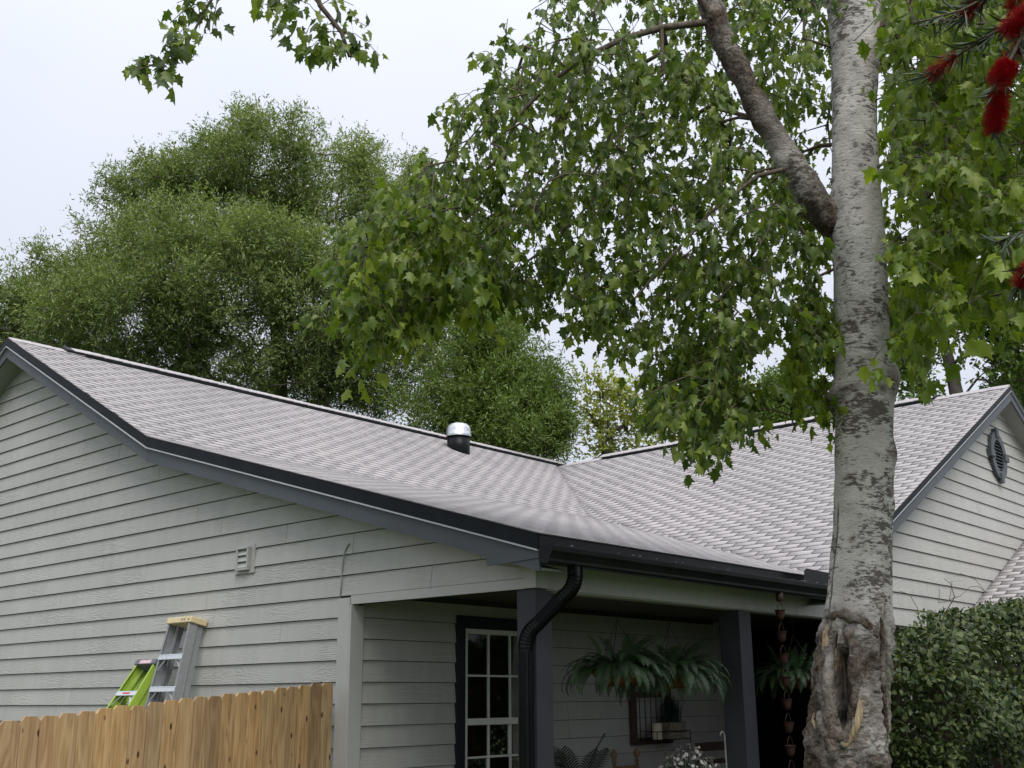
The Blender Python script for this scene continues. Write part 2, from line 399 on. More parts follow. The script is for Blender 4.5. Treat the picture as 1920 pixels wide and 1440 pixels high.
M['bbleaf'] = leaf_mat('bottlebrush_leaf', [(0.02, 0.04, 0.018), (0.035, 0.06, 0.028), (0.055, 0.08, 0.04)], 0.2, 0.45)
M['moss'] = simple('grey_moss', (0.20, 0.22, 0.16), 0.95, 0.1)
def glass_mat():
    m = Mat('window_glass', 0.03, 0.5)
    g = m.n('ShaderNodeBsdfGlossy'); g.inputs['Roughness'].default_value = 0.03; g.inputs['Color'].default_value = (0.9, 0.92, 0.95, 1)
    t = m.n('ShaderNodeBsdfTransparent'); t.inputs['Color'].default_value = (0.82, 0.82, 0.8, 1)
    f = m.n('ShaderNodeFresnel'); f.inputs['IOR'].default_value = 1.33
    mx = m.n('ShaderNodeMixShader'); m.l(f.outputs[0], mx.inputs[0]); m.l(t.outputs[0], mx.inputs[1]); m.l(g.outputs[0], mx.inputs[2])
    m.l(mx.outputs[0], m.out.inputs[0]); return m.m
M['glass'] = glass_mat()

# ------------------------------------------------------------------ ground
def ground_z(x, y): 
    return np.clip(-0.085 * np.maximum(0.0, 6.2 - np.asarray(y, float)), -0.33, 0.0) - 0.02
g_n = 90
gx = np.sign(np.linspace(-1, 1, g_n)) * np.abs(np.linspace(-1, 1, g_n)) ** 3 * 900 - 5
gy = np.sign(np.linspace(-1, 1, g_n)) * np.abs(np.linspace(-1, 1, g_n)) ** 3 * 900 + 6
GX, GY = np.meshgrid(gx, gy, indexing='ij')
GV = np.stack([GX, GY, ground_z(GX, GY)], -1).reshape(-1, 3)
ii, jj = np.meshgrid(np.arange(g_n - 1), np.arange(g_n - 1), indexing='ij'); b0 = (ii * g_n + jj).ravel()
ground = obj('ground', mesh_np('ground', GV, np.stack([b0, b0 + g_n, b0 + g_n + 1, b0 + 1], -1), smooth=True), M['grass'])
tag(ground, kind='structure', label='green lawn around the house and under the trees')

# ------------------------------------------------------------------ house: key dimensions (metres)
GY0, RAKEY = 6.30, 6.00                   # side gable wall face and its rake overhang
AX, AZ = -14.159, 6.257                   # ridge of the left wing
KX, KZ = -10.447, 4.336                   # where the pitch breaks
EX, EZ = -5.09, 2.783                     # porch eave
BX = -5.37                                # outer face of the porch beam and of the front gable
PWX = -7.43                               # porch wall
RY, RZ, PIT = 17.0, 6.13, 0.518           # ridge of the right wing
RRX = -5.10                               # its rake
EXPO = 0.178
def zl(x):
    if x < AX: return AZ - PIT * (AX - x)
    return AZ - PIT * (x - AX) if x <= KX else KZ + (EZ - KZ) * (x - KX) / (EX - KX)
def zr(y): return RZ - PIT * abs(RY - y)
def valley_y(x): return RY - (RZ - zl(x)) / PIT
def valley_x(z): return AX + (AZ - z) / PIT if z >= KZ else KX + (KZ - z) * (EX - KX) / (KZ - EZ)

house = empty('house', (-9.0, 10.0, 0.0), 'grey clapboard house with pinkish grey shingle roof and black gutter', 'house')

# --- lap boards: plane 'y' (runs along x, faces -y) or 'x' (runs along y, faces +x)
def lap_wall(parent, plane, face, z0, n, lo, hi, seed, lmin=2.2, lmax=4.2, expo=EXPO):
    rr = random.Random(seed); t = 0.020
    for k in range(n):
        a, b = z0 + k * expo, z0 + (k + 1) * expo - 0.0055  # gap bares dark sheathing, drawing the shadow line under each lap
        l0, h0, l1, h1 = lo(a), hi(a), lo(b), hi(b)
        if h0 - l0 < 0.05: continue
        h1 = max(h1, l1 + 0.02) if h1 > l1 else None
        if h1 is None:                               # topmost sliver
            b = a + (b - a) * 0.5; l1, h1 = lo(b), hi(b)
            if h1 <= l1: continue
        s = l0 - rr.random() * 2.5
        cuts = []
        while s < h0:
            s += rr.uniform(lmin, lmax)
            if l0 + 0.35 < s < h0 - 0.35: cuts.append(s)
        edges = [(l0, l1)] + [(c, c) for c in cuts] + [(h0, h1)]
        for (p0, p1), (q0, q1) in zip(edges[:-1], edges[1:]):
            g = 0.0022
            pts = []
            for (u, z, d) in ((p0 + g, a, t), (q0 - g, a, t), (q1 - g, b, 0.002), (p1 + g, b, 0.002)):
                pts.append((u, face - d, z) if plane == 'y' else (face + d, u, z))
            back = [(u, face + 0.002, z) if plane == 'y' else (face - 0.002, u, z) for (u, z) in ((p0 + g, a), (q0 - g, a), (q1 - g, b), (p1 + g, b))]
            mb = MB().add(pts + back, [(0, 1, 2, 3), (7, 6, 5, 4), (0, 4, 5, 1), (1, 5, 6, 2), (2, 6, 7, 3), (3, 7, 4, 0)])
            mb.build('siding_board', M['siding'], parent)

def inv_right(z, off=0.0):      # rightmost x of the gable under the roof at height z
    z = z + off
    if z <= EZ: return EX
    return valley_x(z)
# side gable wall
SH = MB()
UND = 0.20
prof = [(-22.6, -0.3), (-7.58, -0.3), (-7.58, 2.44), (BX, 2.44), (BX, zl(BX) - UND), (KX, KZ - UND), (AX, AZ - UND), (-22.6, zl(-22.6) - UND)]
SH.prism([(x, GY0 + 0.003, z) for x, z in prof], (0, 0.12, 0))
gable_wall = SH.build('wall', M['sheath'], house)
tag(gable_wall, 'side gable wall of grey lapped boards under the bent rake')
Z0 = 1.80 - EXPO * 11
lap_wall(gable_wall, 'y', GY0, Z0, 15, lambda z: -21.5, lambda z: -7.58, 3, 1.3, 3.6)
lap_wall(gable_wall, 'y', GY0, Z0 + 15 * EXPO, 21, lambda z: max(-21.5, 2 * AX - inv_right(z, 0.13)),
         lambda z: min(-5.47, inv_right(z, 0.13)), 4, 1.3, 3.6)
# corner boards
def board(name, x0, x1, y0, y1, z0, z1, mat, parent=house, bevel=0.003): return MB().box(x0, x1, y0, y1, z0, z1).build(name, mat, parent, bevel)
board('corner_trim', -7.578, -7.43, GY0 - 0.030, GY0 - 0.0005, -0.05, 2.492, M['trim'])
board('corner_trim', -7.428, -7.405, GY0 - 0.030, GY0 + 0.115, 0.08, 2.430, M['trim'])
# header band under the boards over the porch opening and its end post board
board('frieze_board', -7.43, -5.465, GY0 - 0.018, GY0 - 0.001, 2.433, 2.510, M['trim'])
board('corner_trim', -5.465, BX + 0.022, GY0 - 0.028, GY0 - 0.001, 2.433, 2.72, M['trim'])
board('corner_trim', BX + 0.001, BX + 0.023, GY0 + 0.0, GY0 + 0.115, 2.433, 2.66, M['trim'])

# porch wall (faces +x)
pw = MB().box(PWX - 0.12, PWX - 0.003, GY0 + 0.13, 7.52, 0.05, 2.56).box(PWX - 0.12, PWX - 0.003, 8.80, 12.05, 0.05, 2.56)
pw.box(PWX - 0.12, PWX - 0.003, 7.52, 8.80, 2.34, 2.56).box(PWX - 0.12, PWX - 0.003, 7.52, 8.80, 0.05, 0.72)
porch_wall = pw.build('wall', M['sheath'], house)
tag(porch_wall, 'shaded porch wall of grey lapped boards with the window')
lap_wall(porch_wall, 'x', PWX, Z0, 14, lambda z: GY0 + 0.116, lambda z: 7.555, 5, 1.3, 3.0)
lap_wall(porch_wall, 'x', PWX, Z0 + 14 * EXPO, 1, lambda z: GY0 + 0.116, lambda z: 12.05, 55, 2.3, 3.6)
lap_wall(porch_wall, 'x', PWX, Z0, 14, lambda z: 8.77, lambda z: 12.05, 6, 1.6, 3.0)
board('corner_trim', PWX + 0.002, PWX + 0.024, 12.05, 12.16, 0.05, 2.55, M['trim'])

# window
WY0, WY1, WZ0, WZ1 = 7.66, 8.67, 0.80, 2.29
win = MB()
for (a, b, c, d) in ((7.548, WY0, 0.70, 2.405), (WY1, 8.782, 0.70, 2.405), (WY0, WY1, WZ1, 2.405), (WY0, WY1, 0.70, WZ0)):
    win.box(PWX + 0.001, PWX + 0.034, a, b, c, d)
window_o = win.build('window', M['navy'], house, 0.003)
tag(window_o, 'white sash window with divided panes and dark navy casing')
XF = PWX - 0.01
fr = MB()
for (a, b, c, d) in ((WY0, WY0 + 0.045, WZ0, WZ1), (WY1 - 0.045, WY1, WZ0, WZ1), (WY0 + 0.045, WY1 - 0.045, WZ1 - 0.045, WZ1), (WY0 + 0.045, WY1 - 0.045, WZ0, WZ0 + 0.05), (WY0 + 0.045, WY1 - 0.045, 1.42, 1.48)):
    fr.box(XF - 0.03, XF + 0.028, a, b, c, d)
fr.build('sash_frame', M['white'], window_o, 0.003)
cols = [WY0 + 0.045 + (WY1 - WY0 - 0.09) * i / 3 for i in range(4)]
for (r0, r1) in ((1.48, WZ1 - 0.045), (WZ0 + 0.05, 1.42)):
    rm = (r0 + r1) / 2
    MB().box(XF - 0.012, XF + 0.012, cols[0], cols[3], rm - 0.009, rm + 0.009).build('muntin', M['white'], window_o)
    for i in (1, 2):
        MB().box(XF - 0.0125, XF + 0.0125, cols[i] - 0.009, cols[i] + 0.009, r0, r1).build('muntin', M['white'], window_o)
    for i in range(3):
        for (s0, s1) in ((r0, rm - 0.009), (rm + 0.009, r1)):
            MB().add([(XF - 0.006, cols[i], s0), (XF - 0.006, cols[i + 1], s0), (XF - 0.006, cols[i + 1], s1), (XF - 0.006, cols[i], s1)], [(0, 1, 2, 3)]).build('pane', M['glass'], window_o)
# room behind the window with curtain
rm_ = MB().box(PWX - 2.2, PWX - 2.15, 7.0, 9.5, 0.1, 2.5).box(PWX - 2.2, PWX - 0.13, 6.95, 7.0, 0.1, 2.5).box(PWX - 2.2, PWX - 0.13, 9.5, 9.55, 0.1, 2.5)
rm_.box(PWX - 2.2, PWX - 0.13, 6.95, 9.55, 2.5, 2.53).box(PWX - 2.2, PWX - 0.13, 6.95, 9.55, 0.07, 0.1)
rm_.build('room', M['room'], house)
def curtain(y0, y1, drop):
    n = 60; V = []; F = []
    for i in range(n + 1):
        y = y0 + (y1 - y0) * i / n
        for z in np.linspace(2.28, drop, 8):
            V.append((PWX - 0.16 + 0.02 * math.sin(i * 0.9 + z), y + 0.03 * math.sin(z * 3), z))
    for i in range(n):
        for j in range(7): F.append((i * 8 + j, i * 8 + j + 1, i * 8 + 8 + j + 1, i * 8 + 8 + j))
    MB().add(V, F, True).build('curtain', M['curtain'], window_o)
curtain(7.62, 7.84, 0.9); curtain(8.52, 8.76, 0.9)

# porch: beam, ceiling, floor, posts, entry
bm_ = MB().box(BX - 0.14, BX - 0.003, GY0 + 0.125, 14.4, 2.425, 2.70)
beam = bm_.build('beam', M['trim'], house)
lap_wall(beam, 'x', BX, 2.433, 1, lambda z: GY0 + 0.117, lambda z: 12.2, 8, 2.5, 4.5, 0.20)
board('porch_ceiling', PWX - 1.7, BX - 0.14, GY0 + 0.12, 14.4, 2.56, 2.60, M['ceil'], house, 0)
board('porch_floor', PWX - 1.7, BX + 0.05, GY0, 14.4, -0.1, 0.10, M['porchfloor'], house, 0.01)
board('porch_post', BX - 0.19, BX - 0.005, GY0 + 0.002, GY0 + 0.182, 0.10, 2.433, M['post'], house, 0.004)
board('porch_post', BX - 0.215, BX - 0.005, 9.17, 9.38, 0.10, 2.425, M['post'], house, 0.004)
entry = MB().box(PWX - 1.7, PWX - 1.6, 12.16, 14.4, 0.1, 2.56).box(PWX - 1.6, PWX - 0.003, 12.05, 12.155, 0.1, 2.56).box(PWX - 1.6, BX - 0.14, 14.4, 14.5, 0.1, 2.56)
entry_o = entry.build('entry_wall', M['door'], house)
board('front_door', PWX - 1.6, PWX - 1.55, 12.5, 13.5, 0.1, 2.2, M['navy'], house, 0.004)
for k in range(2):
    for j in range(2): board('door_panel', PWX - 1.549, PWX - 1.535, 12.6 + k * 0.42, 12.95 + k * 0.42, 0.3 + j * 0.95, 1.1 + j * 0.95, M['door'], house, 0.004)
board('wall', BX - 0.30, BX - 0.16, 12.62, 14.4, 0.0, 2.42, M['siding'], house)

# front gable wall of the right wing (faces +x)
FG = [(BX - 0.12, 10.9, 2.70), (BX - 0.12, 22.0, 2.70)]
def gy_lo(z): return RY - (RZ - 0.13 - z) / PIT
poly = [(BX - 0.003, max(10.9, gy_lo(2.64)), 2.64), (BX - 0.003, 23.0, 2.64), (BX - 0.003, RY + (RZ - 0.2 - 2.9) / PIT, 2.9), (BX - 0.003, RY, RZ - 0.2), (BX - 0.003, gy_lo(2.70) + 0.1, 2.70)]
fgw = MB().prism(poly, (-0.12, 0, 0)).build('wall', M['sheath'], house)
tag(fgw, 'pale front gable wall of lapped boards with an oval vent')
M['siding2'] = M['siding']
lap_wall(fgw, 'x', BX, 2.633, 20, lambda z: max(10.7, gy_lo(z)), lambda z: 2 * RY - max(10.7, gy_lo(z)) if z > 2.64 else 22, 9, 2.6, 4.2, 0.1795)
lap_wall(fgw, 'x', BX + 0.0, 2.433, 1, lambda z: 12.2, lambda z: 21, 10, 2.6, 4.2, 0.20)

# ------------------------------------------------------------------ roof
roof_mb = MB()
T = 0.018
def slab(mb, pts, th=0.03):
    mb.prism([(x, y, z - T) for x, y, z in pts], (0, 0, -th))
yk, ye = valley_y(KX), valley_y(EX)
slab(roof_mb, [(AX, RAKEY, AZ), (KX, RAKEY, KZ), (KX, yk, KZ), (AX, valley_y(AX), AZ)])
slab(roof_mb, [(KX, RAKEY, KZ), (EX, RAKEY, EZ), (EX, ye, EZ), (KX, yk, KZ)])
slab(roof_mb, [(AX, valley_y(AX), zr(valley_y(AX))), (KX, yk, KZ), (RRX, valley_y(EX), zr(valley_y(EX))), (RRX, RY, RZ), (AX + (AZ - RZ) / PIT, RY, RZ)][1:] )
slab(roof_mb, [(AX, RAKEY, AZ), (AX, 30, AZ), (-23.2, 30, zl(-23.2)), (-23.2, RAKEY, zl(-23.2))])
slab(roof_mb, [(RRX, RY, RZ), (AX, RY, RZ), (AX, 24, RZ - PIT * 7), (RRX, 24, RZ - PIT * 7)])
slab(roof_mb, [(AX, valley_y(AX) - 0.3, AZ), (AX, 30, AZ), (KX, 30, KZ), (KX, RY, KZ)])
roof = roof_mb.build('roof', M['under'], house)

TABW, EXPS = 0.305, 0.127
tabs = []         # (plane id, 8 verts)
def shingle_plane(o, e, s, n, amin, amax, dmax, lo, hi, seed, sag=0.0, lift0=0.0056):
    """o ridge origin, e course direction, s down-slope unit, n normal; lo/hi(d): extent along e at distance d down the slope"""
    rr = random.Random(seed); k = 0; out = []
    d = 0.02
    while d < dmax - 0.02:
        d1 = min(d + EXPS, dmax); off = ((k % 2) * 0.5 + (k % 7) * 0.012 + rr.uniform(-0.07, 0.07)) * TABW
        a = amin - TABW + off
        wv = rr.uniform(-0.003, 0.003)
        while a < amax:
            a0, a1 = a + 0.0065, a + TABW - 0.0065
            a += TABW
            l0, l1, h0, h1 = lo(d), lo(d1), hi(d), hi(d1)
            p0, p1 = max(a0, l0), max(a0, l1); q0, q1 = min(a1, h0), min(a1, h1)
            if q0 - p0 < 0.01 and q1 - p1 < 0.01: continue
            q0 = max(q0, p0); q1 = max(q1, p1)
            full = (p0 == a0 == p1 and q0 == a1 == q1 and d1 - d > EXPS - 1e-6)
            jb = rr.uniform(-0.004, 0.004) + wv; lift = lift0 * rr.uniform(0.8, 1.2)
            dd1 = d1 + jb
            V = [o + e * p0 + s * d + n * 0.0005, o + e * q0 + s * d + n * 0.0005, o + e * q1 + s * dd1 + n * lift, o + e * p1 + s * dd1 + n * lift,
                 o + e * p0 + s * d - n * 0.006, o + e * q0 + s * d - n * 0.006, o + e * q1 + s * dd1 - n * 0.006, o + e * p1 + s * dd1 - n * 0.006]
            out.append((np.array(V), full))
        d = d1; k += 1
    return out
def plane_axes(pt, down): 
    s = np.array(down, float); s /= np.linalg.norm(s); return np.array(pt, float), s
ex, ey = np.array([1.0, 0, 0]), np.array([0, 1.0, 0])
# left wing, steep part
o1, s1 = plane_axes((AX, 0, AZ), (1, 0, -PIT)); n1 = np.cross(s1, ey); n1 *= np.sign(n1[2])
len1 = (KX - AX) * math.hypot(1, PIT)
tabs += shingle_plane(o1, ey, s1, n1, RAKEY, 18.2, len1, lambda d: RAKEY - 0.012, lambda d: valley_y(AX + d / math.hypot(1, PIT)) + 0.03, 1)
P2 = (KZ - EZ) / (EX - KX)
o2, s2 = plane_axes((KX, 0, KZ), (1, 0, -P2)); n2 = np.cross(s2, ey); n2 *= np.sign(n2[2])
len2 = (EX - KX) * math.hypot(1, P2) + 0.03
tabs += shingle_plane(o2, ey, s2, n2, RAKEY, 14.2, len2, lambda d: RAKEY - 0.012, lambda d: valley_y(min(EX, KX + d / math.hypot(1, P2))) + 0.03, 2, lift0=0.0018)
# right wing slope that faces the porch
o3, s3 = plane_axes((0, RY, RZ), (0, -1, -PIT)); n3 = np.cross(s3, ex); n3 *= np.sign(n3[2])
len3 = (RY - ye) * math.hypot(1, PIT)
tabs += shingle_plane(o3, ex, s3, n3, -14.5, RRX, len3, lambda d: valley_x(RZ - PIT * d / math.hypot(1, PIT)) - 0.03, lambda d: RRX + 0.012, 3)
# lower roof that runs out from the front gable
LRY, LRZ, LP = 15.502, 2.954, 0.452
o4 = np.array([0.0, 18.6, LRZ + LP * (18.6 - LRY)]); s4 = np.array([0, -1, -LP]); s4 /= np.linalg.norm(s4); n4 = np.cross(s4, ex); n4 *= np.sign(n4[2])
len4 = (18.6 - 14.25) * math.hypot(1, LP)
tabs += shingle_plane(o4, ex, s4, n4, BX, -1.2, len4, lambda d: BX + 0.016, lambda d: -1.2, 4)
lr = MB(); zt = o4[2]
slab(lr, [(BX + 0.002, 14.25, LRZ - LP * (LRY - 14.25)), (-1.2, 14.25, LRZ - LP * (LRY - 14.25)), (-1.2, 18.6, zt), (BX + 0.002, 18.6, zt)])
slab(lr, [(BX + 0.002, 18.6, zt), (-1.2, 18.6, zt), (-1.2, 22.9, zt - LP * 4.3), (BX + 0.002, 22.9, zt - LP * 4.3)])
lower_roof = lr.build('roof', M['under'], house)
# choose the 300 tabs that show largest
cen = np.array([t[0][:4].mean(0) for t in tabs]); V8 = np.array([t[0] for t in tabs])
pr = project(V8[:, :4].reshape(-1, 3)).reshape(-1, 4, 2)
area = 0.5 * np.abs((pr[:, 0, 0] - pr[:, 2, 0]) * (pr[:, 1, 1] - pr[:, 3, 1]) - (pr[:, 1, 0] - pr[:, 3, 0]) * (pr[:, 0, 1] - pr[:, 2, 1]))
pc = pr.mean(1)
vis = (pc[:, 0] > 0) & (pc[:, 0] < 1920) & (pc[:, 1] > 0) & (pc[:, 1] < 1440) & ~((pc[:, 0] > 1560) & (pc[:, 0] < 1680)) & ~((pc[:, 0] > 1600) & (pc[:, 1] > 1120))
order = np.argsort(-np.where(vis, area, 0)); top = set(order[:300].tolist())
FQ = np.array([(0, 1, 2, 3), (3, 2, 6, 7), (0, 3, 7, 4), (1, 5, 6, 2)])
rest = [i for i in range(len(tabs)) if i not in top]
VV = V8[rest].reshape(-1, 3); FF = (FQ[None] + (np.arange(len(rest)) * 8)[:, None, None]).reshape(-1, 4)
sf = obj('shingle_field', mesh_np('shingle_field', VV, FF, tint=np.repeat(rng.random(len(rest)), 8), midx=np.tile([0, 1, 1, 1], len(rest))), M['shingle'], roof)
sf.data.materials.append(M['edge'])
sf['kind'] = 'stuff'
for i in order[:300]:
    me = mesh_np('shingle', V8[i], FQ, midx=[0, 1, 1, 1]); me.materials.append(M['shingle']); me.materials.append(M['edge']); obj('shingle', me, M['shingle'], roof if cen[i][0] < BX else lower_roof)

# ridge vents with cap shingles
def ridge(p, q, along, name_v='ridge_vent', skip=(0.0, 0.0)):
    p = np.array(p, float); q = np.array(q, float); t = (q - p); ln = np.linalg.norm(t); t /= ln
    side = np.cross(t, (0, 0, 1.0))
    a, b = p + t * skip[0], q - t * skip[1]
    h = 0.145
    pr_ = [(-h, -h * PIT + 0.004), (-h, -h * PIT + 0.056), (0, 0.060), (h, -h * PIT + 0.056), (h, -h * PIT + 0.004), (0, 0.006)]
    MB().prism([a + side * u + np.array([0, 0, w]) for u, w in pr_], b - a).build(name_v, M['blackmetal'], roof)
    n = int(ln / 0.14); 
    for i in range(n):
        c0 = p + t * (ln * i / n); c1 = p + t * min(ln, ln * i / n + 0.30)
        up_ = 0.058 if skip[0] < ln * i / n < ln - skip[1] - 0.2 else 0.008
        j = random.uniform(-0.004, 0.004)
        pts = []
        for c, lf in ((c0, 0.003), (c1, 0.013)):
            for u in (-h - 0.004, 0, h + 0.004): pts.append(c + side * (u + j) + np.array([0, 0, -abs(u) * PIT + up_ + lf]))
        low = [v - np.array([0, 0, 0.006]) for v in pts]
        MB().add(pts + low, [(0, 1, 4, 3), (1, 2, 5, 4), (3, 4, 10, 9), (4, 5, 11, 10), (0, 3, 9, 6), (2, 8, 11, 5)]).build('ridge_shingle', M['shingle'], roof)
ridge((AX, RAKEY, AZ), (AX, 17.6, AZ), ey, skip=(0.75, 0.1))
ridge((RRX, RY, RZ), (AX + 0.6, RY, RZ), ex, skip=(1.1, 0.9))

# rakes, fascia, drip edges
def strip_y(name, line, d0, d1, y0, y1, mat, parent=house):
    mb = MB()
    for (x0, z0), (x1, z1) in zip(line[:-1], line[1:]):
        mb.prism([(x0, y0, z0 - d0), (x1, y0, z1 - d0), (x1, y0, z1 - d1), (x0, y0, z0 - d1)], (0, y1 - y0, 0))
    return mb.build(name, mat, parent)
def strip_x(name, line, d0, d1, x0, x1, mat, parent=house):
    mb = MB()
    for (y0, z0), (y1, z1) in zip(line[:-1], line[1:]):
        mb.prism([(x0, y0, z0 - d0), (x0, y1, z1 - d0), (x0, y1, z1 - d1), (x0, y0, z0 - d1)], (x1 - x0, 0, 0))
    return mb.build(name, mat, parent)
segs = [[(-22.9, zl(-22.9)), (AX - 0.001, AZ)], [(AX, AZ), (-12.9, zl(-12.9))], [(-12.897, zl(-12.897)), (KX - 0.002, zl(KX - 0.002))], [(KX + 0.002, zl(KX + .002)), (-7.2, zl(-7.2))], [(-7.197, zl(-7.197)), (EX, EZ)]]
for s_ in segs:
    strip_y('drip_edge', s_, 0.006, 0.118, RAKEY - 0.004, RAKEY + 0.012, M['dripmetal'])
    strip_y('metal_hem', s_, 0.119, 0.131, RAKEY - 0.016, RAKEY + 0.012, M['hem'])
    strip_y('fascia', s_, 0.1315, 0.272, RAKEY + 0.013, RAKEY + 0.034, M['slate'])
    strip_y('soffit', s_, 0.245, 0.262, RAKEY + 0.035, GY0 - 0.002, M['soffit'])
# boxed return at the foot of the rake
MB().prism([(-5.62, RAKEY + 0.005, zl(-5.62) - 0.20), (EX, RAKEY + 0.005, EZ - 0.135), (EX, RAKEY + 0.005, 2.605), (-5.585, RAKEY + 0.005, 2.585)], (0, 0.007, 0)).build('rake_return', M['slate'], house)
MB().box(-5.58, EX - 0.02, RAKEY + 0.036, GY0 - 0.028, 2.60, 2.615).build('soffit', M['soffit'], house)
# eave of the porch
def eave(y0, y1):
    board('drip_edge', EX + 0.0, EX + 0.014, y0, y1, 2.672, 2.768, M['blackmetal'], house, 0.002)
    board('fascia', EX - 0.022, EX - 0.001, y0 + 0.05, y1, 2.60, 2.765, M['slate'], house, 0)
    board('soffit', BX + 0.024, EX - 0.023, y0 + 0.31, y1, 2.648, 2.660, M['soffit'], house, 0)
eave(RAKEY, 10.50)
# right rake
rs = [[(ye - 0.06, zr(ye - 0.06)), (12.9, zr(12.9))], [(12.903, zr(12.903)), (14.6, zr(14.6))], [(14.603, zr(14.603)), (RY, RZ)], [(RY + 0.001, RZ), (23.2, zr(23.2))]]
for s_ in rs:
    strip_x('drip_edge', s_, 0.006, 0.085, RRX - 0.012, RRX + 0.004, M['dripmetal'])
    strip_x('metal_hem', s_, 0.086, 0.093, RRX - 0.012, RRX + 0.012, M['hem'])
    strip_x('fascia', s_, 0.0935, 0.235, RRX - 0.034, RRX - 0.013, M['slate'])
    strip_x('soffit', s_, 0.205, 0.222, BX + 0.002, RRX - 0.035, M['soffit'])

# gutter
GT, GB = 2.690, 2.563; GX0 = EX + 0.016
gp = [(0.0, GT - 0.004), (0.0, GB), (0.080, GB), (0.090, GB + 0.012), (0.092, GB + 0.03), (0.108, GB + 0.062), (0.122, GB + 0.082), (0.126, GT - 0.014), (0.126, GT), (0.108, GT), (0.108, GT - 0.012)]
def gutter_mesh(y0, y1):
    V = []; F = []
    n = len(gp)
    for y in (y0, y1):
        for u, z in gp: V.append((GX0 + u, y, z))
    for i in range(n - 1): F.append((i, i + 1, n + i + 1, n + i))
    return MB().add(V, F)
gut = gutter_mesh(RAKEY - 0.006, 10.42).build('gutter', M['blackmetal'], house)
so = gut.modifiers.new('solid', 'SOLIDIFY'); so.thickness = 0.003; so.offset = 0
tag(gut, 'black half-open metal gutter along the porch eave')
for y in (RAKEY - 0.010, 10.424):
    MB().prism([(GX0 + u, y, z) for u, z in gp[:9]], (0, 0.003, 0)).build('end_cap', M['blackmetal'], gut)
MB().prism([(GX0 + 0.118, 9.66, GT + 0.003), (GX0 + 0.118, 10.41, GT + 0.003), (GX0 + 0.118, 10.41, GT + 0.115), (GX0 + 0.118, 9.74, GT + 0.125), (GX0 + 0.118, 9.70, GT + 0.105)], (0.003, 0, 0)).build('splash_guard', M['blackmetal'], gut)
for k in range(45):
    y = random.uniform(6.1, 10.3); c = np.array([GX0 + 0.117 + random.uniform(-.01, .008), y, GT + 0.002]); s = random.uniform(0.003, 0.008)
    MB().box(c[0] - s, c[0] + s, c[1] - s, c[1] + s, c[2], c[2] + s * 0.6).build('roof_grit', M['shingle'], gut) if k < 22 else None
# downspout
def sweep_rect(pts, w, d, parent, name, crimp=None, ref=None):
    pts = np.array(pts, float); Tn = np.gradient(pts, axis=0); Tn /= np.linalg.norm(Tn, axis=1)[:, None]
    ref = np.array(ref, float); V = []; F = []; 
    prof_ = []
    c = 0.012
    for (sx, sy) in ((-1, -1), (1, -1), (1, 1), (-1, 1)):
        for (ax, ay) in (((c, 0), (0, c)) if sx * sy > 0 else ((0, c), (c, 0))): prof_.append((sx * (w / 2 - ax), sy * (d / 2 - ay)))
    n = len(prof_)
    for i, p in enumerate(pts):
        e = ref - Tn[i] * (ref @ Tn[i]); e /= np.linalg.norm(e); b = np.cross(Tn[i], e)
        k = crimp[i] if crimp is not None else 1.0
        for u, v in prof_: V.append(p + e * u * k + b * v * k)
    for i in range(len(pts) - 1):
        for k in range(n): F.append((i * n + k, i * n + (k + 1) % n, (i + 1) * n + (k + 1) % n, (i + 1) * n + k))
    return MB().add(V, F).build(name, M['blackmetal'], parent)
dA = PX(1078, 1066, GX0 + 0.05); dA[2] = GB + 0.002
dE = PY(985, 1180, GY0 - 0.055)
hd = (dE - dA); hd[2] = 0; hl = np.linalg.norm(hd); hd /= hl; sidev = np.cross(hd, (0, 0, 1))
zb0, zb1 = 2.44, 2.085
path = [dA, np.array([dA[0], dA[1], zb0 + 0.05])]
cr_ = [1.0, 1.0]
def bez(p0, p1, p2, n):
    return [((1 - t) ** 2) * p0 + 2 * t * (1 - t) * p1 + t * t * p2 for t in np.linspace(0, 1, n)]
p_top = np.array([dA[0], dA[1], zb0]); p_bot = np.array([dE[0], dE[1], zb1])
q1 = p_top + (p_bot - p_top) * 0.24; q2 = p_top + (p_bot - p_top) * 0.76
e1 = bez(np.array([dA[0], dA[1], zb0 + 0.07]), p_top - np.array([0, 0, 0.03]), q1, 17)
e2 = bez(q2, p_bot + np.array([0, 0, 0.03]), np.array([dE[0], dE[1], zb1 - 0.09]), 17)
for i, p in enumerate(e1): path.append(p); cr_.append(1.05 if i % 2 else 0.97)
path += [q1 + (q2 - q1) * 0.33, q1 + (q2 - q1) * 0.66]; cr_ += [1, 1]
for i, p in enumerate(e2): path.append(p); cr_.append(1.05 if i % 2 else 0.97)
path += [np.array([dE[0], dE[1], z]) for z in (1.95, 1.7, 1.2, 0.6, 0.12)]; cr_ += [1] * 5
dsp = sweep_rect(path, 0.104, 0.084, house, 'downspout', cr_, sidev)
tag(dsp, 'black downspout with crimped elbows on the corner post')
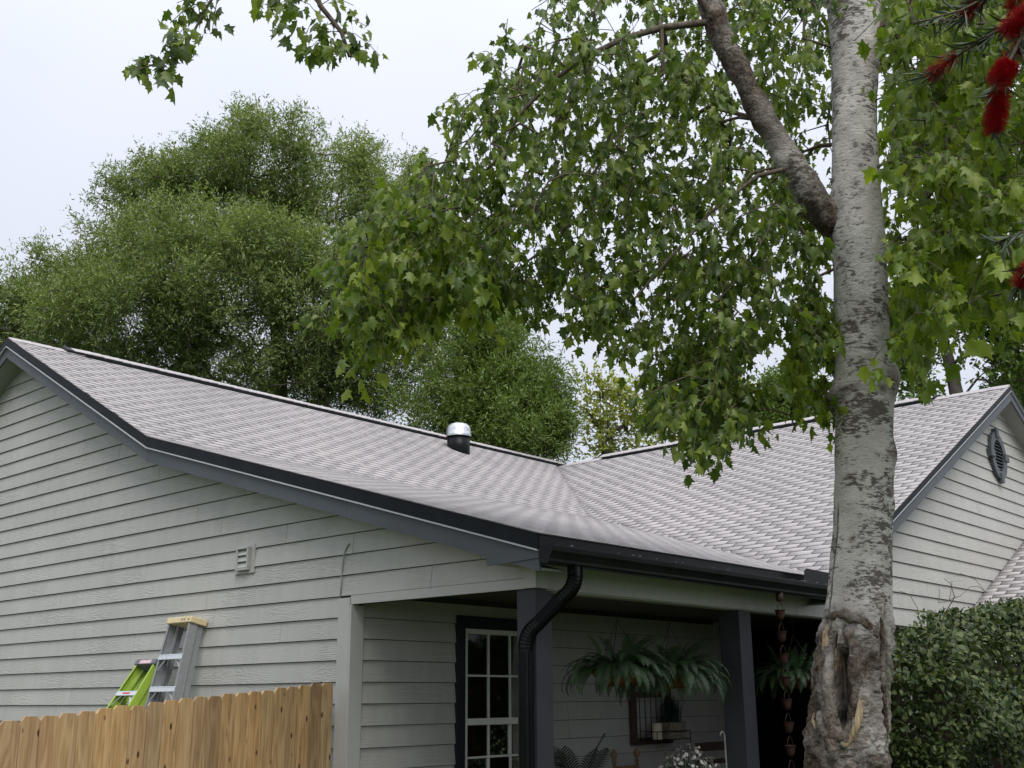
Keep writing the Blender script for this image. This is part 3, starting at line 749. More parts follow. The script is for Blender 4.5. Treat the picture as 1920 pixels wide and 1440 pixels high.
for k in (-0.022, -0.0075, 0.0075, 0.022):
    up3 = np.cross(sidev, (q2 - q1) / np.linalg.norm(q2 - q1)); 
    for sgn in (1, -1):
        MB().bar(q1 + (q2 - q1) * 0.1 + up3 * k + sidev * sgn * 0.0525, q1 + (q2 - q1) * 0.9 + up3 * k + sidev * sgn * 0.0525, 0.005, 0.005).build('rib', M['blackmetal'], dsp)
    for sgn in (1, -1):
        MB().bar((dE[0] + sidev[0] * sgn * 0.0525 + hd[0] * k, dE[1] + sidev[1] * sgn * 0.0525 + hd[1] * k, 1.98), (dE[0] + sidev[0] * sgn * 0.0525 + hd[0] * k, dE[1] + sidev[1] * sgn * 0.0525 + hd[1] * k, 0.15), 0.005, 0.005).build('rib', M['blackmetal'], dsp)
    MB().bar((dE[0] - hd[0] * 0.0425 + sidev[0] * k, dE[1] - hd[1] * 0.0425 + sidev[1] * k, 1.98), (dE[0] - hd[0] * 0.0425 + sidev[0] * k, dE[1] - hd[1] * 0.0425 + sidev[1] * k, 0.15), 0.005, 0.005).build('rib', M['blackmetal'], dsp)
sweep_rect([(dE[0], dE[1], 1.885), (dE[0], dE[1], 1.86)], 0.113, 0.093, dsp, 'strap', None, sidev)
MB().tube([(dE[0] + sidev[0] * .058 - hd[0] * .02, dE[1] + sidev[1] * .058 - hd[1] * .02, 1.872), (dE[0] + sidev[0] * .066 - hd[0] * .02, dE[1] + sidev[1] * .066 - hd[1] * .02, 1.872)], 0.011, 10).build('screw', M['blackmetal'], dsp)

# roof vent (pipe with galvanised cap)
vz = zl(-13.35)
vent = MB().lathe((-13.35, 13.62, vz - 0.15), [(0.0, 0), (0.20, 0.0), (0.20, 0.41), (0.0, 0.41)], 28).build('roof_vent', M['blackmetal'], house)
MB().lathe((-13.35, 13.62, vz + 0.255), [(0.22, -0.02), (0.222, 0.01), (0.215, 0.02), (0.214, 0.10), (0.20, 0.16), (0.16, 0.205), (0.09, 0.225), (0.0, 0.23)], 28).build('vent_cap', M['galv'], vent)
MB().lathe((-13.35, 13.62, vz + 0.26), [(0.226, 0.0), (0.226, 0.018), (0.218, 0.022)], 28).build('cap_rim', M['galv'], vent)

# oval gable vent with keystones
gvc = np.array([BX + 0.014, 16.74, 5.04])
def oval_ring(a, b, a2, b2, x0, x1, n=40):
    V = []; F = []
    for i in range(n):
        t = 2 * math.pi * i / n
        for (r1, r2, x) in ((a, b, x0), (a, b, x1), (a2, b2, x1), (a2, b2, x0)):
            V.append((gvc[0] + x, gvc[1] + r1 * math.cos(t), gvc[2] + r2 * math.sin(t)))
    for i in range(n):
        for k in range(4): F.append((i * 4 + k, i * 4 + (k + 1) % 4, ((i + 1) % n) * 4 + (k + 1) % 4, ((i + 1) % n) * 4 + k))
    return MB().add(V, F)
gv = oval_ring(0.31, 0.36, 0.195, 0.235, 0.0, 0.055).build('gable_vent', M['slate'], house)
tag(gv, 'oval louvred gable vent painted dark grey')
MB().prism([(gvc[0], gvc[1] + 0.20 * math.cos(t), gvc[2] + 0.24 * math.sin(t)) for t in np.linspace(0, 2 * math.pi, 24, endpoint=False)], (0.006, 0, 0)).build('vent_back', M['navy'], gv)
for k in range(9):
    z = -0.2 + k * 0.05; w = 0.195 * math.sqrt(max(0, 1 - (z / 0.24) ** 2))
    MB().prism([(gvc[0] + 0.008, gvc[1] - w, gvc[2] + z + 0.03), (gvc[0] + 0.04, gvc[1] - w, gvc[2] + z), (gvc[0] + 0.04, gvc[1] - w, gvc[2] + z + 0.006), (gvc[0] + 0.008, gvc[1] - w, gvc[2] + z + 0.036)], (0, 2 * w, 0)).build('louvre', M['slate'], gv)
for (dy, dz, w, h) in ((0.29, 0, 0.08, 0.055), (-0.29, 0, 0.08, 0.055), (0, 0.335, 0.05, 0.07), (0, -0.335, 0.05, 0.07)):
    board('keystone', gvc[0] + 0.001, gvc[0] + 0.075, gvc[1] + dy - w, gvc[1] + dy + w, gvc[2] + dz - h, gvc[2] + dz + h, M['slate'], gv, 0.004)

# wall vent and cable on the gable wall
VXc, VZc = -8.985, 2.955
wv = board('wall_vent', VXc - 0.15, VXc + 0.15, GY0 - 0.0262, GY0 - 0.004, VZc - 0.145, VZc + 0.135, M['trim'], house, 0.004)
fr = MB()
for (a, b, c, d) in ((-0.095, 0.095, 0.085, 0.105), (-0.095, 0.095, -0.115, -0.095), (-0.095, -0.075, -0.095, 0.085), (0.075, 0.095, -0.095, 0.085)):
    fr.box(VXc + a, VXc + b, GY0 - 0.066, GY0 - 0.0265, VZc + c, VZc + d)
fr.build('vent_hood', M['trim'], wv, 0.004)
for k in range(3):
    z = VZc - 0.09 + k * 0.059
    MB().prism([(VXc - 0.075, GY0 - 0.058, z), (VXc - 0.075, GY0 - 0.036, z + 0.05), (VXc - 0.075, GY0 - 0.030, z + 0.05), (VXc - 0.075, GY0 - 0.052, z)], (0.15, 0, 0)).build('flap', M['trim'], wv)
cpts = [PY(x, y, GY0 - 0.022) for x, y in ((655, 1019), (649, 1028), (645, 1042), (642, 1062), (640, 1090), (638, 1122))]
cb_ = MB().tube(cpts, 0.006, 8).build('cable', M['cable'], house)

# ------------------------------------------------------------------ fence
fA = np.array([-7.565, 6.22]); fB = np.array([-6.98, 3.14])
fdir = fB - fA; flen = np.linalg.norm(fdir); fdir /= flen; fnor = np.array([-fdir[1], fdir[0]])
if fnor @ (-fA) < 0: fnor = -fnor
fence = empty('picket_fence', (float((fA + fB)[0] / 2), float((fA + fB)[1] / 2), -0.15), 'tan dog-eared wooden picket fence meeting the grey house corner', 'fence')
npk = 30; pitch_ = 0.1405
for i in range(npk):
    w = 0.137 + random.uniform(-0.004, 0.003); c = fA + fdir * (0.07 + i * pitch_)
    zt_ = 1.79 - 0.081 * (i * pitch_) + random.uniform(-0.008, 0.010); zb_ = float(ground_z(0, c[1])) + 0.02
    th = 0.016; ear = 0.027 + random.uniform(-.004, .004); tw = random.uniform(-0.004, 0.004); ly = random.uniform(0, 0.003)
    pf = []
    for (u, z) in ((-w / 2, zb_), (w / 2, zb_), (w / 2 + tw, zt_ - ear), (w / 2 - ear * .8 + tw, zt_), (-w / 2 + ear * .8 + tw, zt_), (-w / 2 + tw, zt_ - ear)):
        q_ = c + fdir * u + fnor * ly; pf.append((q_[0], q_[1], z))
    MB().prism(pf, (fnor[0] * th, fnor[1] * th, 0)).build('picket', M['fence'], fence, 0.0015)
for zr_ in (0.35, 0.95, 1.55):
    a = fA - fnor * 0.022; b = fA + fdir * (npk * pitch_) - fnor * 0.022
    MB().bar((a[0], a[1], zr_), (b[0], b[1], zr_ - 0.081 * npk * pitch_), 0.038, 0.085).build('rail', M['fence'], fence)
for t_ in (0.06, 2.3, 4.1):
    a = fA + fdir * t_ - fnor * 0.09
    MB().box(a[0] - .045, a[0] + .045, a[1] - .045, a[1] + .045, -0.4, 1.62 - 0.081 * t_).build('fence_post', M['fence'], fence, 0.003)

# ------------------------------------------------------------------ stepladders
def ladder(name, label, top, zt_, w, wb, depth, rail_mat, step_mat, cap_mat, foot_off, yaw, nsteps, marks):
    """folded stepladder leaning on the wall; top: xy of cap centre"""
    root = empty(name, (top[0] + foot_off[0], top[1] + foot_off[1], 0.0), label, 'ladder', None)
    dn = np.array([foot_off[0], foot_off[1], -zt_]); ln = np.linalg.norm(dn); dn /= ln
    wx = np.array([math.cos(yaw), math.sin(yaw), 0.0]); wx -= dn * (wx @ dn); wx /= np.linalg.norm(wx)
    dp = np.cross(wx, dn); dp /= np.linalg.norm(dp)
    if dp[1] > 0: dp = -dp              # dp points to the climbing side (towards the viewer)
    T0 = np.array([top[0], top[1], zt_])
    def at(u, d, l): return T0 + wx * u + dp * d + dn * l
    def pbox(name_, u0, u1, d0, d1, l0, l1, mat, bevel=0.002, us=(1, 1)):
        V = [at(u * k, d, l) for l, k in ((l0, us[0]), (l1, us[1])) for u, d in ((u0, d0), (u1, d0), (u1, d1), (u0, d1))]
        return MB().add(V, [(0, 1, 2, 3), (7, 6, 5, 4), (0, 4, 5, 1), (1, 5, 6, 2), (2, 6, 7, 3), (3, 7, 4, 0)]).build(name_, mat, root, bevel)
    def rail(sg, d0, d1, l0, l1, x0, x1):          # tapered side rail: web with two flanges
        mb = MB(); t = 0.005; fl = 0.026
        def seg(o0, o1, c0, c1):
            V = [at(sg * (x + o), d, l) for l, x in ((l0, x0), (l1, x1)) for o, d in ((o0, c0), (o1, c0), (o1, c1), (o0, c1))]
            mb.add(V, [(0, 1, 2, 3), (7, 6, 5, 4), (0, 4, 5, 1), (1, 5, 6, 2), (2, 6, 7, 3), (3, 7, 4, 0)])
        seg(-t, 0, d0, d1); seg(-fl, -t - 0.0002, d1 - t, d1); seg(-fl, -t - 0.0002, d0, d0 + t)
        mb.build('side_rail', rail_mat, root, 0.001)
    hw, hb = w / 2, wb / 2
    for sg in (-1, 1):
        rail(sg, depth * 0.42, depth, 0.05, ln - 0.01, hw, hb)
        rail(sg, 0.0, depth * 0.36, 0.05, ln - 0.05, hw - 0.012, hb - 0.02)
    pbox('top_cap', -hw - 0.02, hw + 0.02, -0.012, depth + 0.012, -0.005, 0.055, cap_mat, 0.008)
    for k in range(1, nsteps + 1):
        l = 0.05 + k * 0.305
        if l > ln - 0.1: break
        x = hw + (hb - hw) * l / ln - 0.006
        st = pbox('step', -x, x, depth * 0.44, depth + 0.004, l, l + 0.012, step_mat)
        pbox('step_lip', -x, x, depth - 0.003, depth + 0.0045, l + 0.0125, l + 0.05, step_mat)
        for sg in (-1, 1):
            MB().bar(at(sg * (x - 0.10), depth * 0.9, l + 0.05), at(sg * (x - 0.004), depth * 0.9, l + 0.15), 0.016, 0.004).build('brace', step_mat, root)
    for k in range(1, nsteps):
        l = 0.22 + k * 0.61
        if l < ln - 0.2:
            x = hw + (hb - hw) * l / ln - 0.03
            MB().bar(at(-x, 0.02, l), at(x, 0.02, l), 0.03, 0.01).build('rear_brace', step_mat, root)
    for (nm, u0, u1, d0, d1, l0, l1, mt) in marks: pbox(nm, u0, u1, d0, d1, l0, l1, mt, 0)
    return root
ladder('stepladder', 'tall weathered grey stepladder with tan top cap leaning on the siding', (-9.745, 6.262), 2.40, 0.38, 0.64, 0.165,
       M['alu'], M['alubright'], M['captan'], (0.0, -0.50), 0.0, 7,
       [('cap_hole', 0.165, 0.181, 0.1772, 0.1780, 0.018, 0.034, M['ink'])] +
       [('marker_writing', 0.05 + 0.018 * k, 0.058 + 0.018 * k, 0.1772, 0.1777, 0.012 + 0.004 * (k % 2), 0.04 - 0.005 * (k % 3), M['ink']) for k in range(4)])
ladder('stepladder', 'short lime green stepladder with grey cap behind the fence', (-10.33, 6.25), 1.975, 0.34, 0.62, 0.14,
       M['lime'], M['alubright'], M['capgrey'], (0.0, -1.25), 0.0, 6,
       [('cap_label', -0.10, 0.11, 0.1522, 0.1527, 0.008, 0.046, M['pinkish']), ('under_label', -0.07, 0.10, 0.02, 0.03, 0.06, 0.12, M['red']),
        ('step_label', -0.06, 0.07, 0.1448, 0.1454, 0.372, 0.39, M['red'])])

# ------------------------------------------------------------------ hanging ferns
def frond_mesh(elev, length, droop, seed):
    rr = random.Random(seed); n = 30; V = []; F = []
    pts = []; p = np.array([0.0, 0, 0]); an = elev
    sw = rr.uniform(-0.5, 0.5); yaw = 0.0
    for i in range(n + 1):
        pts.append(p.copy()); d = np.array([math.cos(an) * math.cos(yaw), math.cos(an) * math.sin(yaw), math.sin(an)])
        p = p + d * length / n; an -= droop / n * (0.5 + 1.0 * i / n); yaw += sw / n
    pts = np.array(pts); Tn = np.gradient(pts, axis=0); Tn /= np.linalg.norm(Tn, axis=1)[:, None]
    for i in range(1, n):
        t = i / n; w = 0.062 * (math.sin(math.pi * min(1, t * 0.9 + 0.12)) ** 0.7) * rr.uniform(0.85, 1.1)
        side = np.cross(Tn[i], (0, 0, 1.0)); side /= np.linalg.norm(side) + 1e-9; nn = np.cross(side, Tn[i])
        for sg in (-1, 1):
            a = pts[i]; dirv = side * sg * 0.92 + Tn[i] * 0.35 - nn * rr.uniform(0.05, 0.4); dirv /= np.linalg.norm(dirv)
            wd = Tn[i] * length / n * 0.46
            m_ = a + dirv * w * 0.45; b = len(V)
            V += [a - wd * .7, a + wd * .7, m_ + wd + nn * 0.004, a + dirv * w, m_ - wd + nn * 0.004]; F += [(b, b + 1, b + 2), (b, b + 2, b + 4), (b + 4, b + 2, b + 3)]
    b = len(V)
    for i in range(0, n, 3):
        side = np.cross(Tn[i], (0, 0, 1.0)); side /= np.linalg.norm(side) + 1e-9
        V += [pts[i] - side * 0.002, pts[i] + side * 0.002, pts[min(n, i + 3)]]; q = len(V); F += [(q - 3, q - 2, q - 1)]
    me = mesh_np('frond', np.array(V), np.array(F)); me.materials.append(M['fern']); return me
fr_up = [frond_mesh(R(e), l, dr, i) for i, (e, l, dr) in enumerate(((80, .34, .8), (70, .38, 1.2), (62, .40, 1.6)))]
fr_arch = [frond_mesh(R(e), l, dr, 10 + i) for i, (e, l, dr) in enumerate(((45, .46, 2.0), (38, .50, 2.3), (30, .44, 2.2), (52, .48, 2.4), (25, .42, 1.9)))]
fr_hang = [frond_mesh(R(e), l, dr, 20 + i) for i, (e, l, dr) in enumerate(((15, .46, 2.3), (5, .48, 2.0), (22, .52, 2.6), (10, .42, 2.1)))]
def hanging_fern(x, y, z, label, seed, nf=120, scale=0.86):
    rr = random.Random(seed); rb = 0.225
    root = empty('hanging_fern', (x, y, z), label, 'hanging fern', 'hanging ferns under the porch beam')
    prof_ = [(0.0, -0.135), (0.08, -0.13), (0.14, -0.108), (0.185, -0.07), (0.212, -0.025), (0.222, 0.0), (0.205, 0.004), (0.15, -0.02), (0.0, -0.03)]
    bsk = MB().lathe((x, y, z), prof_, 26).build('basket', M['coir'], root)
    for k in range(10):
        an = k * math.pi / 5
        MB().tube([(x + (r + .003) * math.cos(an), y + (r + .003) * math.sin(an), z + h) for r, h in prof_[1:6]], 0.0035, 6).build('basket_wire', M['wire'], bsk)
    MB().tube([(x + .226 * math.cos(t), y + .226 * math.sin(t), z + .004) for t in np.linspace(0, 2 * math.pi, 30)], 0.004, 6).build('basket_wire', M['wire'], bsk)
    for k in range(3):
        an = k * 2.094 + 0.4
        a = np.array([x + .222 * math.cos(an), y + .222 * math.sin(an), z]); b = np.array([x, y, z + 0.40])
        MB().tube([a + (b - a) * t + np.array([0.003 * math.sin(40 * t), 0.003 * math.cos(40 * t), 0]) for t in np.linspace(0, 1, 24)], 0.0032, 5).build('chain', M['wire'], root)
    MB().tube([(x, y, z + .39), (x, y, z + .50), (x + .02, y, z + .56), (x + .03, y + .01, z + .62), (x + .01, y + .01, max(z + .66, 2.562)), (x - .015, y, z + .64)], 0.0035, 6).build('hook', M['wire'], root)
    for k in range(nf):
        an = rr.uniform(0, 2 * math.pi); u = rr.random()
        me = rr.choice(fr_up if u < .13 else fr_arch if u < .6 else fr_hang)
        r0 = rr.uniform(0.02, 0.16) if u < .6 else rr.uniform(0.13, 0.20)
        o = obj('frond', me, None, root)
        o.location = (x + r0 * math.cos(an), y + r0 * math.sin(an), z - 0.01 + rr.uniform(0, 0.05))
        o.rotation_euler = (rr.uniform(-.2, .2), rr.uniform(-.15, .15), an); s = rr.uniform(.75, 1.1) * scale; o.scale = (s, s, s)
hanging_fern(-5.60, 7.60, 1.875, 'fern in a brown basket hanging nearest the downspout', 1)
hanging_fern(-5.64, 8.42, 1.86, 'fuller drooping fern hanging beside the porch wall planter rack', 2, 150, 0.98)
hanging_fern(-5.60, 10.60, 1.86, 'fern in a brown basket hanging behind the rain chain', 3)

# ------------------------------------------------------------------ rain chain
rcx, rcy = GX0 + 0.055, 9.30
rc = empty('rain_chain', (rcx, rcy, 0.1), 'rain chain of rusty brown cups hanging from the gutter', 'rain chain')
MB().lathe((rcx, rcy, GB - 0.075), [(0.026, 0.0), (0.030, 0.004), (0.034, 0.075), (0.0, 0.076)], 14).build('outlet', M['rust'], rc)
zc = GB - 0.115
for k in range(12):
    top = zc - 0.035 - k * 0.195
    if top < 0.25: break
    dx, dy = random.uniform(-.004, .004), random.uniform(-.004, .004); tl = random.uniform(-0.05, 0.05)
    cup = MB().lathe((rcx + dx, rcy + dy, top - 0.09), [(0.018, 0.0), (0.026, 0.003), (0.034, 0.03), (0.041, 0.065), (0.046, 0.084), (0.053, 0.09), (0.050, 0.086), (0.040, 0.070), (0.024, 0.012), (0.012, 0.008)], 18, (tl, random.uniform(-.05, .05), 1)).build('cup', M['rust'], rc)
    arc = [(rcx + dx, rcy + dy + 0.047 * math.cos(t), top - 0.004 + 0.075 * math.sin(t)) for t in np.linspace(0, math.pi, 14)]
    MB().tube(arc, 0.0032, 6).build('cup_handle', M['rust'], cup)
    MB().tube([(rcx + dx, rcy + dy, top + 0.070), (rcx + dx, rcy + dy, top + 0.108)], 0.0032, 6).build('link', M['wire'], rc)

# ------------------------------------------------------------------ porch wall rack with candle and planter
XW = PWX + 0.018
ry0, ry1, rz0, rz1 = 10.22, 10.98, 1.165, 1.98
rk = empty('wall_rack', (XW, 10.6, 1.16), 'brown wooden wall rack with iron bars and a wire shelf', 'wall rack')
for (a, b, c, d) in ((ry0, ry0 + .085, rz0, rz1), (ry1 - .085, ry1, rz0, rz1), (ry0 + .085, ry1 - .085, rz0, rz0 + .07), (ry0 + .085, ry1 - .085, rz1 - .08, rz1), (ry0 + .085, ry1 - .085, 1.66, 1.72)):
    board('frame_board', XW + 0.002, XW + 0.045, a, b, c, d, M['brownwood'], rk, 0.003)
for k in range(6):
    y = ry0 + 0.12 + k * 0.105; MB().tube([(XW + .055, y, rz0 + .03), (XW + .055, y, rz1 - .02)], 0.0055, 6).build('iron_bar', M['wire'], rk)
for z in (1.215, 1.30):
    MB().tube([(XW + .05, ry0 + .14, z), (XW + .26, ry0 + .14, z), (XW + .26, ry1 + .02, z), (XW + .05, ry1 + .02, z)], 0.005, 6).build('shelf_rail', M['wire'], rk)
for k in range(8): MB().tube([(XW + .05, ry0 + .16 + k * .085, 1.212), (XW + .26, ry0 + .16 + k * .085, 1.212)], 0.004, 6).build('shelf_wire', M['wire'], rk)
for y in (ry0 + .14, ry1 + .02): MB().tube([(XW + .26, y, 1.17), (XW + .26, y, 1.30)], 0.005, 6).build('shelf_post', M['wire'], rk)
cd = MB().lathe((XW + .15, ry0 + .30, 1.218), [(0, 0), (.055, 0), (.056, .004), (.056, .165), (.05, .17), (.012, .16), (0, .16)], 22).build('candle', M['candle'], None)
tag(cd, 'cream pillar candle on the wire shelf of the wall rack', 'candle')
cd_w = MB().tube([(XW + .15, ry0 + .30, 1.375), (XW + .152, ry0 + .30, 1.392)], .002, 6).build('wick', M['ink'], cd)
px_, py_ = XW + .155, ry0 + .60
pl = empty('tin_planter', (px_, py_, 1.218), 'small printed tin box with a wispy dark plant on the wall rack', 'planter')
MB().box(px_ - .08, px_ + .08, py_ - .145, py_ + .145, 1.2185, 1.39).build('tin_box', M['greybox'], pl, 0.004)
MB().box(px_ - .072, px_ + .072, py_ - .137, py_ + .137, 1.391, 1.396).build('soil', M['brownwood'], pl)
def blade_tuft(name, c, n, h, spread, w, mat, parent, seed, segs_=4):
    rr = np.random.default_rng(seed); V = []; F = []
    for k in range(n):
        an = rr.uniform(0, 2 * math.pi); lean = rr.uniform(0, spread); hh = h * rr.uniform(.6, 1.05)
        b = np.array(c) + np.array([rr.normal(0, .03), rr.normal(0, .06), 0]); d = np.array([math.cos(an), math.sin(an), 0]); s = np.array([-d[1], d[0], 0])
        i0 = len(V)
        for i in range(segs_ + 1):
            t = i / segs_; p = b + d * lean * t * t * 1.0 + np.array([0, 0, hh * (t - 0.25 * lean * t * t)]); ww = w * (1 - t * .9)
            V += [p - s * ww, p + s * ww]
        for i in range(segs_): F += [(i0 + 2 * i, i0 + 2 * i + 1, i0 + 2 * i + 3, i0 + 2 * i + 2)]
    o = obj(name, mesh_np(name, np.array(V), np.array(F), tint=rr.random(len(V))), mat, parent); return o
tf = blade_tuft('foliage', (px_, py_, 1.39), 260, 0.30, 0.16, 0.0035, M['palm'], pl, 5); tf['kind'] = 'stuff'

# ------------------------------------------------------------------ furniture and pots on the porch
def chair(name, label, x, y, top, wood, finials, w=0.5):
    root = empty(name, (x, y, 0.1), label, 'chair')
    for sy in (-1, 1):
        yy = y + sy * w / 2
        MB().tube([(x, yy, .1), (x - .02, yy, .5), (x - .10, yy, top - .12)], [.02, .021, .018], 10).build('back_post', wood, root)
        if finials:
            MB().lathe((x - .10, yy, top - .125), [(.018, 0), (.026, .012), (.014, .03), (.03, .06), (.033, .085), (.022, .108), (.012, .115), (.018, .124), (.0, .13)], 14).build('finial', wood, root)
        MB().tube([(x + .46, yy, .1), (x + .45, yy, .72)], .02, 10).build('leg', wood, root)
        MB().bar((x - .03, yy, .72), (x + .48, yy, .74), .05, .022).build('arm', wood, root)
    MB().box(x - .02, x + .48, y - w / 2 + .02, y + w / 2 - .02, .50, .53).build('seat', wood, root, .004)
    for k, z in enumerate(np.linspace(.68, top - (.20 if finials else .06), 4)):
        MB().bar((x - .02 - .08 * (z - .5) / .6, y - w / 2, z), (x - .02 - .08 * (z - .5) / .6, y + w / 2, z), .018, .09 if k == 3 else .05).build('back_slat', wood, root)
    for z in (.25, .33): MB().bar((x + .455, y - w / 2, z), (x + .455, y + w / 2, z), .02, .02).build('stretcher', wood, root)
c1 = PX(1158, 1415, -6.9); c2 = PX(1187, 1415, -6.9)
chair('porch_chair', 'wooden porch chair with turned finials below the wall rack', -6.80, float((c1[1] + c2[1]) / 2), 1.165, M['turned'], True, float(abs(c2[1] - c1[1])) + 0.12)
chair('porch_chair', 'dark brown slat-backed chair behind the second porch post', -6.75, 10.95, 1.20, M['brownwood'], False, 0.62)
# white wire hooks
for i, (hx_, lean_) in enumerate(((1357, 0.0), (1372, 0.0))):
    c = PX(hx_, 1372, -6.35)
    root = MB().tube([(c[0], c[1] + .03, .1), (c[0], c[1] + .02, .7), (c[0], c[1] + .01, c[2] - .04), (c[0], c[1] - .01, c[2] - .004), (c[0], c[1] - .035, c[2] + .006), (c[0], c[1] - .06, c[2] - .008), (c[0], c[1] - .07, c[2] - .04)], .0085, 8).build('white_hook', M['whitewire'], None)
    tag(root, 'white enamel crook-topped stake standing behind the second porch post', 'garden stake', 'white crook stakes beside the second porch post')

# potted palm
pp = PX(1080, 1440, -6.5)
palm = empty('potted_palm', (-6.5, float(pp[1]), 0.1), 'dark potted palm beside the corner post on the porch', 'palm')
MB().lathe((-6.5, pp[1], .1), [(0, 0), (.15, 0), (.20, .34), (.215, .35), (.215, .39), (.195, .39), (.18, .33), (0, .33)], 22).build('pot', M['terracotta'], palm)
MB().tube([(-6.5, pp[1], .4), (-6.49, pp[1] + .01, .62)], [.03, .02], 10).build('stem', M['twig'], palm)
def palm_frond(base, az, elev, length, droop, seed, parent):
    rr = np.random.default_rng(seed); n = 26; p = np.array(base, float); an = elev; V = []; F = []; pts = []
    for i in range(n + 1):
        pts.append(p.copy()); p = p + np.array([math.cos(an) * math.cos(az), math.cos(an) * math.sin(az), math.sin(an)]) * length / n; an -= droop / n
    pts = np.array(pts); Tn = np.gradient(pts, axis=0); Tn /= np.linalg.norm(Tn, axis=1)[:, None]
    for i in range(7, n):
        sd_ = np.cross(Tn[i], (0, 0, 1.0)); sd_ /= np.linalg.norm(sd_); L_ = .17 * math.sin(math.pi * (i - 5) / (n - 3)) ** .6 + .03
        for sg in (-1, 1):
            d = sd_ * sg * .75 + Tn[i] * .75 + np.array([0, 0, -.12]); d /= np.linalg.norm(d); b = len(V); w = Tn[i] * .008
            V += [pts[i] - w, pts[i] + w, pts[i] + d * L_ * .6 + w + np.array([0, 0, .012]), pts[i] + d * L_ + np.array([0, 0, -.02]), pts[i] + d * L_ * .6 - w + np.array([0, 0, .012])]
            F += [(b, b + 1, b + 2), (b, b + 2, b + 4), (b + 4, b + 2, b + 3)]
    mb = obj('frond', mesh_np('frond', np.array(V), np.array(F)), M['palm'], parent)
    MB().tube(pts[::3], .004, 5).build('rachis', M['palm'], mb)
for k, (az, el, ln_, dr) in enumerate(((0.6, 1.5, .74, .5), (1.7, 1.4, .72, .9), (-1.3, 1.42, .74, .8), (2.8, 1.4, .70, .9), (-1.9, 1.25, .70, 1.2), (-0.5, .95, .64, 1.6), (4.0, 1.0, .6, 1.5), (2.2, .9, .6, 1.6))):
    palm_frond((-6.49, pp[1] + .01, .62), az, el, ln_, dr, 40 + k, palm)

# pot of white flowers
fp = PX(1290, 1440, -5.95)
fl = empty('flower_pot', (-5.95, float(fp[1]), 0.1), 'terracotta pot of small white flowers between the porch posts', 'flower pot')
MB().lathe((-5.95, fp[1], .1), [(0, 0), (.15, 0), (.20, .40), (.22, .41), (.22, .46), (.20, .46), (.185, .40), (0, .40)], 22).build('pot', M['terracotta'], fl)
frg = np.random.default_rng(11); stems = MB()
flower_me = []
for v in range(4):
    V = [(0, 0, 0.004)]; F = []
    for k in range(12):
        an = k * math.pi / 6; r = .021 if k % 2 == 0 else .013
        V.append((r * math.cos(an), r * math.sin(an), (0.010 if k % 2 == 0 else .002) * (1 if v % 2 else -.6)))
    for k in range(12): F.append((0, 1 + k, 1 + (k + 1) % 12))
    me = mesh_np('flower', np.array(V), np.array(F)); me.materials.append(M['petal']); flower_me.append(me)
for k in range(210):
    d = frg.normal(size=3); d /= np.linalg.norm(d); d[2] = abs(d[2]); rr_ = frg.uniform(.65, 1.0)
    c = np.array([-5.95, fp[1], .90]) + d * np.array([.30, .36, .36]) * rr_
    o = obj('flower', flower_me[k % 4], None, fl); o.location = c; nn = Vector(d + frg.normal(size=3) * .5)
    o.rotation_euler = nn.to_track_quat('Z', 'Y').to_euler(); s = frg.uniform(.6, 1.15); o.scale = (s, s, s)
    if k % 2 == 0: stems.tube([(-5.95, fp[1], .52), np.array([-5.95, fp[1], .70]) + d * .1, c], .002, 4, False)
stems.build('stem', M['stemgreen'], fl)

# ------------------------------------------------------------------ foliage machinery
def norm(v): return v / (np.linalg.norm(v, axis=-1, keepdims=True) + 1e-9)
def scatter_leaves(tv, tf_, C, A, N, S, W=None):
    """place template tv (y = leaf axis, x = width, z = normal) at C with axis A and rough normal N"""
    A = norm(A); B = norm(np.cross(A, N)); N2 = np.cross(B, A)
    W = S if W is None else W
    V = C[:, None] + tv[None, :, 1, None] * A[:, None] * S[:, None, None] + tv[None, :, 0, None] * B[:, None] * W[:, None, None] + tv[None, :, 2, None] * N2[:, None] * S[:, None, None]
    k = len(tv); F = tf_[None] + (np.arange(len(C)) * k)[:, None, None]
    return V.reshape(-1, 3), F.reshape(-1, 3)
half = [(0.02, 0.0), (0.30, 0.04), (0.24, 0.20), (0.60, 0.46), (0.40, 0.47), (0.27, 0.52), (0.30, 0.66), (0.14, 0.72)]
mp = [(0.0, 0.30)] + half + [(0.0, 1.0)] + [(-x, y) for x, y in reversed(half)]
mapleV = np.array([(x, y, -0.55 * abs(x) ** 1.2 - 0.30 * max(0, y - 0.35) ** 1.5 + (0.06 if i == 0 else 0)) for i, (x, y) in enumerate(mp)] + [(-0.012, -0.45, 0.05), (0.012, -0.45, 0.05), (0.0, 0.03, 0.0)])
mapleF = np.array([(0, i, i + 1) for i in range(1, len(mp) - 1)] + [(0, len(mp) - 1, 1)] + [(len(mp), len(mp) + 1, len(mp) + 2)])
lanceV = np.array([(0, 0, 0), (0.5, 0.42, 0.05), (0, 1.0, -0.08), (-0.5, 0.42, 0.05)]); lanceF = np.array([(0, 1, 2), (0, 2, 3)])
ovalV = np.array([(0, 0, 0), (0.5, 0.32, 0.06), (0.42, 0.68, 0.05), (0, 1.0, -0.06), (-0.42, 0.68, 0.05), (-0.5, 0.32, 0.06)]); ovalF = np.array([(0, 1, 5), (1, 2, 4), (1, 4, 5), (2, 3, 4)])

